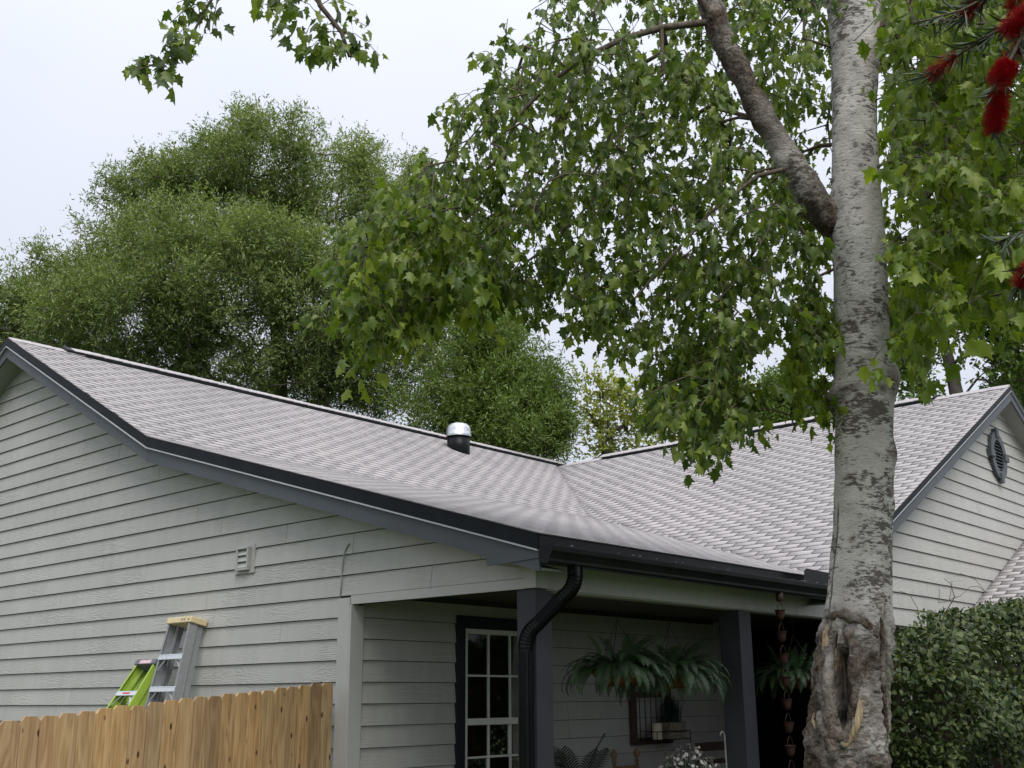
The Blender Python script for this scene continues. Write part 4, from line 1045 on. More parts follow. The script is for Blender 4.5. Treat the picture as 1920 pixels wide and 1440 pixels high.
class Skeleton:
    """branches grown by joining each new point to the nearest point already on the tree"""
    def __init__(s): s.p = []; s.par = []; s.min = []
    def add(s, p, par, rmin=0.0): s.p.append(np.array(p, float)); s.par.append(par); s.min.append(rmin); return len(s.p) - 1
    def line(s, pts, rmin=0.0, par=-1):
        for i, p in enumerate(pts): par = s.add(p, par, rmin if np.isscalar(rmin) else rmin[i])
        return par
    def attach(s, c, bias=None, sag=0.06, nsub=3, rngk=None):
        Pn = np.array(s.p); d = np.linalg.norm(Pn - c, axis=1)
        if bias is not None: d = d + np.maximum(0, (Pn - c)[:, 2]) * bias
        j = int(np.argmin(d)); a = Pn[j]; dd = np.linalg.norm(c - a)
        if dd < 1e-3: return j
        par = j; m = max(1, min(nsub, int(dd / 0.12)))
        for i in range(1, m + 1):
            t = i / m; q = a + (c - a) * t
            if i < m: q = q + (rngk.normal(size=3) if rngk is not None else 0) * dd * 0.06 + np.array([0, 0, sag * dd * math.sin(math.pi * t)])
            par = s.add(q, par)
        return par
    def radii(s, tip, k=2.3):
        n = len(s.p); acc = np.zeros(n)
        for i in range(n - 1, -1, -1):
            if acc[i] == 0: acc[i] = tip ** k
            if s.par[i] >= 0: acc[s.par[i]] += acc[i]
        return np.maximum(acc ** (1 / k), np.array(s.min))
    def mesh(s, name, tip, k=2.3, sides=5, rmax=9.0):
        Pn = np.array(s.p); r = np.minimum(s.radii(tip, k), rmax); par = np.array(s.par); ch = np.where(par >= 0)[0]
        a, b = Pn[par[ch]], Pn[ch]; ra = np.minimum(r[par[ch]], r[ch] * 1.35 + 0.001); rb = r[ch]
        T_ = norm(b - a); ref = np.where(np.abs(T_[:, 2:3]) > .9, np.array([[1.0, 0, 0]]), np.array([[0, 0, 1.0]])); E = norm(np.cross(T_, ref)); B = np.cross(T_, E)
        an = np.arange(sides) * 2 * math.pi / sides; ring = E[:, None] * np.cos(an)[None, :, None] + B[:, None] * np.sin(an)[None, :, None]
        V = np.concatenate([a[:, None] + ring * ra[:, None, None], b[:, None] + T_[:, None] * (rb * .4)[:, None, None] + ring * rb[:, None, None]], 1)
        f = np.array([(i, (i + 1) % sides, sides + (i + 1) % sides, sides + i) for i in range(sides)])
        F = f[None] + (np.arange(len(ch)) * 2 * sides)[:, None, None]
        return mesh_np(name, V.reshape(-1, 3), F.reshape(-1, 4), smooth=True)

def inside(poly, x, y):
    c = False; j = len(poly) - 1
    for i in range(len(poly)):
        if (poly[i][1] > y) != (poly[j][1] > y) and x < (poly[j][0] - poly[i][0]) * (y - poly[i][1]) / (poly[j][1] - poly[i][1]) + poly[i][0]: c = not c
        j = i
    return c

# ------------------------------------------------------------------ the maple in front of the porch
TD = 7.0
tr = [(1585, 1620, 185), (1585, 1500, 165), (1588, 1440, 152), (1592, 1350, 150), (1597, 1250, 141), (1603, 1180, 132), (1611, 1120, 117), (1617, 1000, 109), (1620, 900, 107), (1620, 800, 106), (1617, 650, 101),
      (1612, 500, 97), (1608, 420, 96), (1603, 300, 84), (1602, 200, 82), (1603, 100, 86), (1602, 30, 96)]
tp = np.array([P(x, y, TD) for x, y, w in tr])
tw_ = np.array([w * ((p - CAM) @ _fw) / FPX / 2 for p, (x, y, w) in zip(tp, tr)])
maple = empty('maple_tree', (float(tp[0][0]), float(tp[0][1]), -0.05), 'pale-barked maple with a hollow wound in its trunk before the porch', 'tree')
toCam = CAM - tp[4]; toCam[2] = 0; toCam /= np.linalg.norm(toCam); rightv = np.cross((0, 0, 1.0), toCam)
nr, ns = 640, 170
zz = np.concatenate([np.linspace(-0.1, 1.15, 40, endpoint=False), np.linspace(1.15, 2.35, 240, endpoint=False), np.linspace(2.35, tp[-1][2], nr - 280)])
cx_, cy_, rr_ = (np.interp(zz, tp[:, 2], a) for a in (tp[:, 0], tp[:, 1], tw_))
k5 = np.ones(9) / 9
def smooth1(a): return np.convolve(np.pad(a, 4, mode='edge'), k5, mode='valid')
cx_, cy_, rr_ = smooth1(cx_), smooth1(cy_), smooth1(rr_)
rr_ = rr_ * (1 + 0.5 * np.clip(0.45 - zz, 0, 1) ** 1.5)
th = np.linspace(-math.pi, math.pi, ns, endpoint=False)
TH, ZZ = np.meshgrid(th, zz); RR = np.repeat(rr_[:, None], ns, 1)
def zpy(y): return np.interp(-y, [-a[1] for a in tr], tp[:, 2])
def zpx_z(y): return P(1600, y, TD - 0.15)[2]
def gauss(a, s): return np.exp(-(a / s) ** 2)
def sstep(a, b, x): t = np.clip((x - a) / (b - a), 0, 1); return t * t * (3 - 2 * t)
pos0 = np.stack([np.sin(TH) * RR, np.cos(TH) * RR, ZZ], -1)
low = sstep(zpx_z(1110), zpx_z(1190), ZZ + 0.05 * fbm(pos0 * 6, 3))
rough_bark = np.clip(low * (0.80 + 0.45 * fbm(pos0 * 5 + 3, 3)), 0, 1)
disp = 0.004 * fbm(pos0 * 9, 4) + low * (0.026 * fbm(pos0 * np.array([11, 11, 5]) + 9, 5) + 0.014 * fbm(pos0 * np.array([34, 34, 20]), 3))
def spot(th0, y, sth, sz): return gauss(TH - th0, sth) * gauss(ZZ - zpx_z(y), sz)
disp += 0.055 * spot(-1.50, 735, .40, .085) - 0.02 * spot(-0.95, 745, .22, .05) + 0.050 * spot(1.45, 705, .38, .12) - 0.016 * spot(0.95, 715, .16, .10) + 0.022 * spot(1.4, 850, .4, .08) + 0.014 * spot(1.25, 945, .25, .05)
disp += 0.02 * spot(-0.3, 430, .8, .12)
for (t0, y0, a0) in ((-.2, 165, .2), (0.0, 118, .2), (.02, 268, .25), (.2, 310, .2), (.0, 345, .15), (.3, 655, .2), (-.35, 1010, .15)):
    s_ = spot(t0, y0, .10, .018); disp -= 0.004 * s_; rough_bark = np.maximum(rough_bark, 0.8 * s_)
for (t0, y0, st, sz_) in ((-1.3, 740, .45, .07), (1.15, 715, .30, .10), (.75, 730, .35, .035), (1.2, 850, .35, .04), (-.6, 725, .5, .018)):
    rough_bark = np.maximum(rough_bark, 0.85 * spot(t0, y0, st, sz_))
# hollow, lips and torn wood
hz = sstep(zpx_z(1380), zpx_z(1345), ZZ) * (1 - sstep(zpx_z(1240), zpx_z(1205), ZZ)); hw_ = 0.17 + 0.05 * sstep(zpx_z(1290), zpx_z(1350), -ZZ + 2 * zpx_z(1320))
hth = -0.20 + 0.06 * np.sin(ZZ * 9)
hol = hz * (1 - sstep(hw_ * .8, hw_ * 1.25, np.abs(TH - hth)))
disp -= 0.135 * hol
lip = hz * (gauss(TH - hth - hw_ * 1.9, .14) + 0.8 * gauss(TH - hth + hw_ * 1.9, .16)); disp += 0.042 * lip
disp += 0.03 * spot(.15, 1190, .35, .05) - 0.03 * spot(-.25, 1180, .2, .05)
w1 = (1 - sstep(.13, .20, np.abs(TH + .62 + .25 * (ZZ - zpx_z(1215))))) * sstep(zpx_z(1262), zpx_z(1245), ZZ) * (1 - sstep(zpx_z(1195), zpx_z(1180), ZZ)); disp -= 0.05 * w1
cth = np.interp(ZZ, [zpx_z(1405), zpx_z(1385), zpx_z(1350), zpx_z(1305)], [-.02, .12, .22, .26])
w2 = (1 - sstep(.06, .11, np.abs(TH - cth))) * sstep(zpx_z(1405), zpx_z(1392), ZZ) * (1 - sstep(zpx_z(1318), zpx_z(1300), ZZ)); disp -= 0.012 * w2
disp += 0.018 * gauss(np.abs(TH - cth) - .19, .07) * sstep(zpx_z(1410), zpx_z(1390), ZZ) * (1 - sstep(zpx_z(1310), zpx_z(1290), ZZ))
w3 = (1 - sstep(.05, .1, np.abs(TH + 1.15))) * sstep(zpx_z(1365), zpx_z(1350), ZZ) * (1 - sstep(zpx_z(1335), zpx_z(1320), ZZ))
seam = gauss(TH - 0.98 - .05 * np.sin(ZZ * 14), .05) * sstep(zpx_z(1400), zpx_z(1380), ZZ) * (1 - sstep(zpx_z(1150), zpx_z(1120), ZZ)); disp -= 0.035 * seam
seam2 = gauss(TH + 1.02 + .04 * np.sin(ZZ * 9), .035) * sstep(zpx_z(1200), zpx_z(1150), ZZ) * (1 - sstep(zpx_z(960), zpx_z(930), ZZ)); disp -= 0.010 * seam2
disp += 0.028 * spot(.55, 1245, .33, .13) + 0.02 * spot(-.75, 1290, .25, .10)
disp += 0.03 * spot(-.9, 1400, .5, .08) + 0.02 * spot(.7, 1420, .4, .08)
bare = np.clip(0.45 * np.maximum.reduce([w1, w2, w3]) * (0.85 + .3 * fbm(pos0 * 20, 2)), 0, 1)
bare = np.maximum(bare, 0.35 * hol * sstep(zpx_z(1320), zpx_z(1290), ZZ))
rot = np.clip(hol * (0.55 + 0.45 * (1 - sstep(zpx_z(1345), zpx_z(1315), ZZ))) + 0.6 * seam + .5 * seam2, 0, 1)
rough_bark = np.clip(np.maximum.reduce([rough_bark, .9 * seam2, .6 * lip]), 0, 1)
RD = RR + disp
tV = np.stack([cx_[:, None] + RD * (np.cos(TH) * toCam[0] + np.sin(TH) * rightv[0]), cy_[:, None] + RD * (np.cos(TH) * toCam[1] + np.sin(TH) * rightv[1]), ZZ], -1).reshape(-1, 3)
i_, j_ = np.meshgrid(np.arange(len(zz) - 1), np.arange(ns), indexing='ij'); a_ = (i_ * ns + j_).ravel(); b_ = (i_ * ns + (j_ + 1) % ns).ravel()
trunk = obj('trunk', mesh_np('trunk', tV, np.stack([a_, b_, b_ + ns, a_ + ns], -1), masks={'rough_bark': rough_bark.ravel(), 'bare_wood': bare.ravel(), 'rot': rot.ravel()}, smooth=True), M['bark'], maple)

def limb(name, pts, radii, parent, rb=0.35, sides=28, lump=0.01):
    pts = np.array(pts); radii = np.array(radii); n = 26 * (len(pts) - 1)
    t0 = np.arange(len(pts)); t1 = np.linspace(0, len(pts) - 1, n)
    c = np.stack([np.interp(t1, t0, pts[:, k]) for k in range(3)], -1)
    for k in range(3):
        q_ = c[:, k]; c[:, k] = np.convolve(np.pad(q_, 7, mode='edge'), np.ones(15) / 15, mode='valid'); 
    c[0], c[-1] = pts[0], pts[-1]
    r = np.interp(t1, t0, radii); Tn = norm(np.gradient(c, axis=0)); ref = np.array([.3, .2, .9]); e = norm(np.cross(Tn, ref[None])); b = np.cross(Tn, e)
    an = np.linspace(0, 2 * math.pi, sides, endpoint=False)
    base = c[:, None] + r[:, None, None] * (e[:, None] * np.cos(an)[None, :, None] + b[:, None] * np.sin(an)[None, :, None])
    d = 1 + lump * fbm(base * 7, 4) / r[:, None]; V = c[:, None] + (base - c[:, None]) * d[..., None]
    i2, j2 = np.meshgrid(np.arange(n - 1), np.arange(sides), indexing='ij'); a2 = (i2 * sides + j2).ravel(); b2 = (i2 * sides + (j2 + 1) % sides).ravel()
    rbm = np.clip(rb + .5 * fbm(base * 4 + 5, 3), 0, 1)
    return obj(name, mesh_np(name, V.reshape(-1, 3), np.stack([a2, b2, b2 + sides, a2 + sides], -1), masks={'rough_bark': rbm.ravel()}, smooth=True), M['bark'], parent)
lp = [(1618, 500, 7.10, 34), (1596, 455, 7.07, 50), (1568, 420, 7.0, 60), (1530, 380, 6.92, 60), (1482, 312, 6.85, 58), (1440, 232, 6.8, 46), (1392, 145, 6.75, 41), (1348, 60, 6.7, 44), (1318, -40, 6.65, 42), (1290, -170, 6.6, 38)]
limb_p = [P(x, y, d) for x, y, d, w in lp]; limb_r = [w * ((p - CAM) @ _fw) / FPX / 2 for p, (x, y, d, w) in zip(limb_p, lp)]
limb('limb', limb_p, limb_r, maple, 0.72, lump=0.016)
fk = [(1600, 60, 7.0, 80), (1575, -20, 6.95, 62), (1545, -120, 6.9, 55), (1520, -260, 6.9, 45)]; fk2 = [(1603, 60, 7.0, 82), (1625, -20, 7.05, 66), (1650, -140, 7.1, 56), (1660, -300, 7.1, 45)]
for q_ in (fk, fk2):
    pp_ = [P(x, y, d) for x, y, d, w in q_]; limb('limb', pp_, [w * ((p - CAM) @ _fw) / FPX / 2 for p, (x, y, d, w) in zip(pp_, q_)], maple, .1)

def on_trunk(x, y, out=0.0):
    # point of the trunk's viewer side seen at (x, y), pushed out by a few millimetres
    d = ray(x, y); best = None
    for t in np.linspace(5.5, 8.2, 900):
        q = CAM + d * t; k = np.searchsorted(zz, q[2]); k = min(max(k, 0), len(zz) - 1)
        v = np.array([q[0] - cx_[k], q[1] - cy_[k]]); a = math.atan2(v @ rightv[:2], v @ toCam[:2]); j = int((a + math.pi) / (2 * math.pi) * ns) % ns
        if np.linalg.norm(v) <= RD[k, j]: best = q; break
    if best is None: best = CAM + d * 7.0
    return best - d * out
def roll(name, pts, mat, masks=None, lump=.35, sides=16, flat=1.0):
    # lumpy tapered roll or splinter lying on the trunk: pts are (x, y, radius in px, out)
    pp_ = np.array([on_trunk(x, y, o) for x, y, r, o in pts]); rr0 = np.array([r * 7.0 / FPX for x, y, r, o in pts])
    n = 60; t0 = np.linspace(0, 1, len(pts)); t1 = np.linspace(0, 1, n)
    c = np.stack([np.interp(t1, t0, pp_[:, k]) for k in range(3)], -1)
    for k in range(3): c[:, k] = np.convolve(np.pad(c[:, k], 6, mode='edge'), np.ones(13) / 13, mode='valid')
    r = np.interp(t1, t0, rr0) * np.sqrt(np.clip(np.sin(np.pi * np.clip(t1, .004, .996)) * 3, 0, 1))
    Tn = norm(np.gradient(c, axis=0)); side = norm(np.cross(Tn, toCam[None])); outw = np.cross(side, Tn)
    an = np.linspace(0, 2 * math.pi, sides, endpoint=False)
    base = c[:, None] + r[:, None, None] * (side[:, None] * np.cos(an)[None, :, None] + outw[:, None] * np.sin(an)[None, :, None] * flat)
    V = c[:, None] + (base - c[:, None]) * (1 + lump * fbm(base * np.array([22, 22, 12]), 4))[..., None]
    i2, j2 = np.meshgrid(np.arange(n - 1), np.arange(sides), indexing='ij'); a2 = (i2 * sides + j2).ravel(); b2 = (i2 * sides + (j2 + 1) % sides).ravel()
    mk = {'rough_bark': np.clip(.85 + .3 * fbm(base * 9, 3), 0, 1).ravel()}
    return obj(name, mesh_np(name, V.reshape(-1, 3), np.stack([a2, b2, b2 + sides, a2 + sides], -1), masks=mk, smooth=True), mat, trunk)
roll('callus', [(1563, 1165, 8, 0), (1556, 1215, 9, 0), (1553, 1270, 9, 0), (1555, 1330, 11, 0), (1562, 1372, 12, 0), (1580, 1392, 10, .005)], M['bark'])
roll('callus', [(1585, 1170, 9, 0), (1600, 1200, 12, 0), (1608, 1240, 12, 0), (1606, 1285, 10, 0), (1600, 1330, 8, 0), (1596, 1375, 9, .003), (1580, 1398, 9, .005)], M['bark'])
roll('callus', [(1545, 1160, 7, .0), (1575, 1150, 9, .004), (1605, 1158, 10, .0), (1632, 1172, 8, .0), (1648, 1200, 6, 0)], M['bark'])
roll('callus', [(1650, 1150, 4, .0), (1655, 1210, 5, .0), (1655, 1270, 5, .0), (1660, 1330, 4, .0), (1662, 1395, 4, 0)], M['bark'])
roll('callus', [(1535, 1330, 7, .0), (1545, 1370, 9, .004), (1565, 1400, 10, .006), (1560, 1430, 8, 0)], M['bark'])
roll('torn_wood', [(1552, 1168, 4, .004), (1553, 1200, 7, .006), (1557, 1228, 8, .006), (1560, 1250, 5, .006)], M['torn'], lump=.25, flat=.7)
roll('torn_wood', [(1546, 1180, 3, .002), (1545, 1215, 3.5, .004), (1549, 1245, 3, .004)], M['torn'], lump=.25, flat=.7)
roll('torn_wood', [(1612, 1308, 2.5, .010), (1612, 1335, 6, .012), (1606, 1362, 6.5, .014), (1594, 1386, 6, .016), (1578, 1402, 5, .014)], M['torn'], lump=.22, flat=.7)
roll('torn_wood', [(1528, 1335, 2, .002), (1526, 1352, 4.5, .004), (1530, 1368, 3, .002)], M['torn'], lump=.25, flat=.6)
roll('dead_wood', [(1578, 1222, 4, -.02), (1580, 1270, 6, -.03), (1582, 1320, 6, -.03), (1581, 1345, 4, -.03)], M['oldwood'], lump=.25, flat=.6)
roll('dead_wood', [(1592, 1240, 2, -.01), (1593, 1285, 3, -.01), (1591, 1330, 2.5, -.015)], M['oldwood'], lump=.25, flat=.6)
for (x, y) in ((1664, 1258), (1667, 1278), (1665, 1296)):
    c = on_trunk(min(x, 1658), y, 0.0) + _rt * .012
    mb = MB()
    for k in range(26):
        dv = norm(np.random.default_rng(k + y).normal(size=3) + _rt * .8); mb.tube([c, c + dv * .014, c + dv * .024 + np.array([0, 0, -.02])], .0011, 4, False)
    mb.build('moss_tuft', M['moss'], trunk)

sk = Skeleton()
crng = np.random.default_rng(21)
i0 = sk.line(tp[::1], 0.012)
il = sk.line(limb_p, 0.012)
def bl(pts, r, par=None):
    P3 = [P(x, y, d) for x, y, d in pts]; Pn = np.array(sk.p); j = int(np.argmin(np.linalg.norm(Pn - P3[0], axis=1)))
    sk.line(P3, np.linspace(r, r * .35, len(P3)), j)
bl([(1340, 40, 6.7), (1240, 52, 6.5), (1170, 72, 6.4), (1105, 103, 6.35), (1030, 155, 6.3), (968, 222, 6.3), (940, 292, 6.35)], .024)
bl([(940, 292, 6.35), (880, 350, 6.5), (838, 390, 6.6), (812, 440, 6.6), (800, 480, 6.65)], .012)
bl([(1430, 225, 6.8), (1330, 200, 7.2), (1230, 260, 7.4), (1130, 350, 7.5), (1040, 460, 7.5)], .018)
bl([(1480, 315, 6.85), (1420, 330, 6.5), (1330, 400, 6.3), (1260, 480, 6.2), (1190, 560, 6.2)], .018)
bl([(1590, 270, 7.05), (1540, 272, 7.3), (1505, 285, 7.4), (1440, 350, 7.6)], .016)
bl([(1530, 385, 6.9), (1450, 420, 7.2), (1380, 520, 7.2), (1330, 640, 7.1), (1310, 760, 7.0)], .015)
bl([(1560, 700, 7.1), (1510, 640, 7.0), (1470, 610, 6.9)], .008)
bl([(1655, 480, 7.0), (1700, 505, 6.6), (1760, 545, 6.3), (1830, 560, 6.0), (1900, 548, 5.8)], .012)
bl([(1640, 60, 7.0), (1700, 20, 6.6), (1780, 40, 6.2), (1850, 120, 6.0)], .014)
bl([(1620, 330, 7.0), (1700, 310, 7.6), (1750, 215, 7.8), (1790, 130, 8.0), (1840, 60, 8.2)], .022)
bl([(1660, 640, 7.0), (1720, 600, 7.4), (1780, 560, 7.8)], .009)
bl([(1348, 60, 6.7), (1250, -120, 6.4), (1000, -300, 6.2), (720, -260, 6.1), (560, -120, 6.1), (600, 10, 6.1), (640, 60, 6.1), (655, 105, 6.1)], .03)
bl([(560, -120, 6.1), (440, -70, 6.1), (390, 10, 6.1), (352, 80, 6.1), (305, 115, 6.1), (245, 136, 6.1)], .012)

left_poly = [(1045, -60), (1030, 40), (985, 85), (925, 130), (870, 205), (845, 245), (850, 300), (800, 330), (735, 375), (725, 415), (640, 470), (635, 500), (665, 540), (645, 600), (690, 640), (690, 665), (730, 640), (790, 600), (870, 580), (980, 570), (1000, 615), (1050, 560), (1075, 615), (1120, 630), (1165, 640), (1185, 680), (1215, 665), (1245, 715), (1240, 780), (1262, 840), (1330, 860), (1360, 840), (1400, 815), (1365, 760), (1365, 700), (1420, 650), (1490, 620), (1560, 690), (1560, -60)]
gaps = [(1392, 165, 40, 75), (1430, 275, 34, 55), (965, 318, 20, 38), (1485, 560, 28, 55), (1040, 690, 40, 70), (1545, 150, 18, 50), (1540, 330, 16, 30), (1100, 640, 30, 22), (1440, 740, 40, 28)]
right_poly = [(1655, -60), (1980, -60), (1980, 520), (1900, 600), (1840, 590), (1790, 630), (1740, 610), (1700, 650), (1672, 590), (1660, 400)]
clumps = []
def sample(poly, n, dmin, dmax, light):
    xs = [p[0] for p in poly]; ys = [p[1] for p in poly]; m = 0; tries = 0
    while m < n and tries < 60000:
        tries += 1
        x, y = crng.uniform(min(xs), max(xs)), crng.uniform(min(ys), max(ys))
        if not inside(poly, x, y): continue
        if any(((x - gx_) / a) ** 2 + ((y - gy_) / b) ** 2 < 1 for gx_, gy_, a, b in gaps): continue
        d = crng.uniform(dmin, dmax)
        lx = np.interp(y, [-60, 60, 145, 232, 312, 380, 440], [1310, 1348, 1392, 1440, 1482, 1530, 1590])
        if (abs(x - lx) < 85 and y < 470 and x < 1600) or (1545 < x < 1690 and dmin > 5 and y < 900 and n > 30): d = crng.uniform(7.5, 8.5)
        c = P(x, y - 34, d)
        if vnoise(c[None] * 2.2 + 5)[0] < -0.42 and crng.random() < .8: continue
        clumps.append((c, light)); m += 1
sample(left_poly, 800, 5.9, 8.0, 0)
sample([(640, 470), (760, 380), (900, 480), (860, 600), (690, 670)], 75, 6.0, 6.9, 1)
sample([(1250, 700), (1380, 690), (1400, 810), (1340, 850), (1262, 830)], 60, 6.4, 7.4, 0)
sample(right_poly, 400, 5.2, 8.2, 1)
sample([(1660, -60), (1980, -60), (1980, 330), (1700, 330)], 160, 6.6, 8.4, 0)
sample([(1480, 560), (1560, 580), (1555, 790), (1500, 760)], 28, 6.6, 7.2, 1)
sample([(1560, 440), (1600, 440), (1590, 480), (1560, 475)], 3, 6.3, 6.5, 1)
for (x, y, d) in [(365, 30, 6.1), (345, 60, 6.1), (380, 15, 6.2), (330, 95, 6.05), (310, 120, 6.1), (335, 118, 6.1), (285, 125, 6.1), (260, 138, 6.1), (410, 5, 6.2), (500, 5, 6.2), (525, 20, 6.1), (560, 10, 6.1), (580, 30, 6.0), (600, 55, 6.1), (620, 80, 6.1), (640, 100, 6.0), (650, 60, 6.1), (665, 85, 6.1), (585, 60, 6.2), (620, 20, 6.1), (560, -10, 6.1), (375, -15, 6.1)]:
    clumps.append((P(x, y - 22, d), 2))
anchor = np.array(limb_p + list(tp[8:]))
clumps.sort(key=lambda c: np.min(np.linalg.norm(anchor - c[0], axis=1)))
LC, LA, LN, LS, LG = [], [], [], [], []
for c, g in clumps:
    Pn = np.array(sk.p); j = int(np.argmin(np.linalg.norm(Pn - c, axis=1) + 0.6 * np.maximum(0, c[2] - Pn[:, 2]) * 0))
    a = Pn[j]; d = c - a; dl = np.linalg.norm(d)
    d = norm(d) if dl > .05 else norm(crng.normal(size=3))
    d = norm(d + np.array([0, 0, -.75]) + crng.normal(size=3) * .25)
    e = sk.attach(c, None, .10, 3, crng)
    tl = crng.uniform(.14, .32) * (0.7 if g == 2 else 1)
    t1 = c + d * tl * .5 + np.array([0, 0, -.015]); t2 = c + d * tl + np.array([0, 0, -.06]); k = sk.add(t1, e); sk.add(t2, k)
    nl = crng.integers(14, 23) if g != 2 else crng.integers(12, 17)
    sv = norm(np.cross(d, (0, 0, 1.0)) + 1e-6)
    for q in range(nl):
        t = crng.uniform(-.15, 1.05); pnt = c + (t2 - c) * t + crng.normal(size=3) * .03
        sg = 1 if q % 2 else -1
        ax = sv * sg * crng.uniform(.1, .6) + d * .25 + np.array([0, 0, -crng.uniform(.6, 1.5)]) + crng.normal(size=3) * .28
        nn_ = np.array([0, 0, .45]) + sv * sg * .4 + crng.normal(size=3) * .75 + d * .4
        s = (.040 + .062 * crng.random() ** 1.3) * (1.15 if g == 1 else 1.2 if g == 2 else 1.0)
        LC.append(pnt + norm(ax) * s * .4); LA.append(ax); LN.append(nn_); LS.append(s); LG.append(g)
LC, LA, LN, LS, LG = map(np.array, (LC, LA, LN, LS, LG))
wig = obj('branches', sk.mesh('branches', 0.0021, 2.5, 6, 0.03), M['twig'], maple)
pl_ = project(LC); zd = (LC - CAM) @ _fw
inb = (pl_[:, 0] > 0) & (pl_[:, 0] < 1920) & (pl_[:, 1] > 0) & (pl_[:, 1] < 1440)
near = np.argsort(-np.where(inb, LS / zd, 0))[:300]; nm = np.zeros(len(LC), bool); nm[near] = True
lw_ = LS * crng.uniform(.55, 1.05, len(LS))
crown = None
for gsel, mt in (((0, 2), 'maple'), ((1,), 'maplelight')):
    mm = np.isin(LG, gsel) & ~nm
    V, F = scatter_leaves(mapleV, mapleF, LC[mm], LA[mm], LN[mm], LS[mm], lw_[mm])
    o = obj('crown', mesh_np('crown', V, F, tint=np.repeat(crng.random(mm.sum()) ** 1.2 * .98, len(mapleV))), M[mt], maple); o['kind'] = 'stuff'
    crown = crown or o
lme = {}
for mt in ('maple', 'maplelight'):
    lme[mt] = mesh_np('leaf', mapleV, mapleF); lme[mt].materials.append(M[mt])
for i in near:
    A = norm(LA[i]); B = norm(np.cross(A, LN[i])); N_ = np.cross(B, A)
    o = obj('leaf', lme['maplelight' if LG[i] == 1 else 'maple'], None, crown)
    o.matrix_basis = Matrix(((B[0] * lw_[i], A[0] * LS[i], N_[0] * LS[i], LC[i][0]), (B[1] * lw_[i], A[1] * LS[i], N_[1] * LS[i], LC[i][1]), (B[2] * lw_[i], A[2] * LS[i], N_[2] * LS[i], LC[i][2]), (0, 0, 0, 1)))

# ------------------------------------------------------------------ trees behind the house
def back_tree(name, label, base_px, D, lobes, ncl, per, crad, leafL, leafW, mat, seed, trunk_r, trunk_pts=None, bark='farbark', tip=.010, shell=.62, barkmax=.5, group='trees behind the house'):
    rg = np.random.default_rng(seed)
    b = P(base_px[0], base_px[1], D); base = np.array([b[0], b[1], 0.0])
    L3 = []
    for (x, y, rx, ry, dd, wgt) in lobes:
        c = P(x, y, D + dd); sc = ((c - CAM) @ _fw) / FPX; L3.append((c, rx * sc, ry * sc, wgt))
    topz = max(c[2] + r2 * .3 for c, r1, r2, w in L3)
    s = Skeleton()
    tpts = [base + np.array([0, 0, -.1])] + ([P(x, y, D + dd) for x, y, dd in trunk_pts] if trunk_pts else [base + np.array([rg.normal() * .15, rg.normal() * .15, z]) for z in np.linspace(1.0, topz * .75, 7)])
    s.line(tpts, np.linspace(trunk_r, trunk_r * .35, len(tpts)))
    ws = np.array([w for *_, w in L3], float); ws /= ws.sum(); C = []
    while len(C) < ncl:
        c, r1, r2, w = L3[rg.choice(len(L3), p=ws)]
        d = norm(rg.normal(size=3)); rr = rg.uniform(shell, 1.0) if rg.random() < .86 else rg.uniform(.25, shell)
        q = c + d * np.array([r1, r1, r2]) * rr
        if q[2] < .8: continue
        if vnoise(q[None] * .8 + seed)[0] < -.16 and rg.random() < .8: continue
        C.append(q)
    C = np.array(C); axis = np.array(tpts)
    C = C[np.argsort([np.min(np.linalg.norm(axis - q, axis=1)) for q in C])]
    cc, ca, cn = [], [], []
    for q in C:
        Pn = np.array(s.p); j = int(np.argmin(np.linalg.norm(Pn - q, axis=1) + .9 * np.maximum(0, Pn[:, 2] - q[2])))
        dv = norm(q - Pn[j]); s.attach(q, .9, .05, 3, rg)
        out = norm(dv + np.array([0, 0, .35]))
        nspr = max(3, per // 9)
        for k in range(nspr):
            sd_ = norm(out * .6 + rg.normal(size=3) * .75); ln_ = crad * rg.uniform(.6, 1.25)
            st_ = q + rg.normal(size=3) * crad * .35
            t = rg.uniform(0, 1, 9)[:, None]
            pts = st_ + sd_ * ln_ * t + rg.normal(size=(9, 3)) * crad * .06
            cc.append(pts); ca.append(sd_[None] * .8 + rg.normal(size=(9, 3)) * .6); cn.append(np.array([[0, 0, .8]]) + rg.normal(size=(9, 3)) * .6)
    cc, ca, cn = np.concatenate(cc), np.concatenate(ca), np.concatenate(cn)
    S_ = rg.uniform(.7, 1.25, len(cc)) * leafL; W_ = rg.uniform(.8, 1.2, len(cc)) * leafW
    V, F = scatter_leaves(lanceV, lanceF, cc, ca, cn, S_, W_)
    root = empty(name, tuple(base), label, 'tree', group)
    obj('trunk', s.mesh('trunk', tip, 2.35, 6, barkmax), M[bark], root)
    cl_t = np.repeat(np.clip(rg.random(len(cc)) * .6 + .2 + .35 * vnoise(cc * .9), 0.01, .99), 4)
    o = obj('crown', mesh_np('crown', V, F, tint=cl_t), M[mat], root); o['kind'] = 'stuff'
    return root

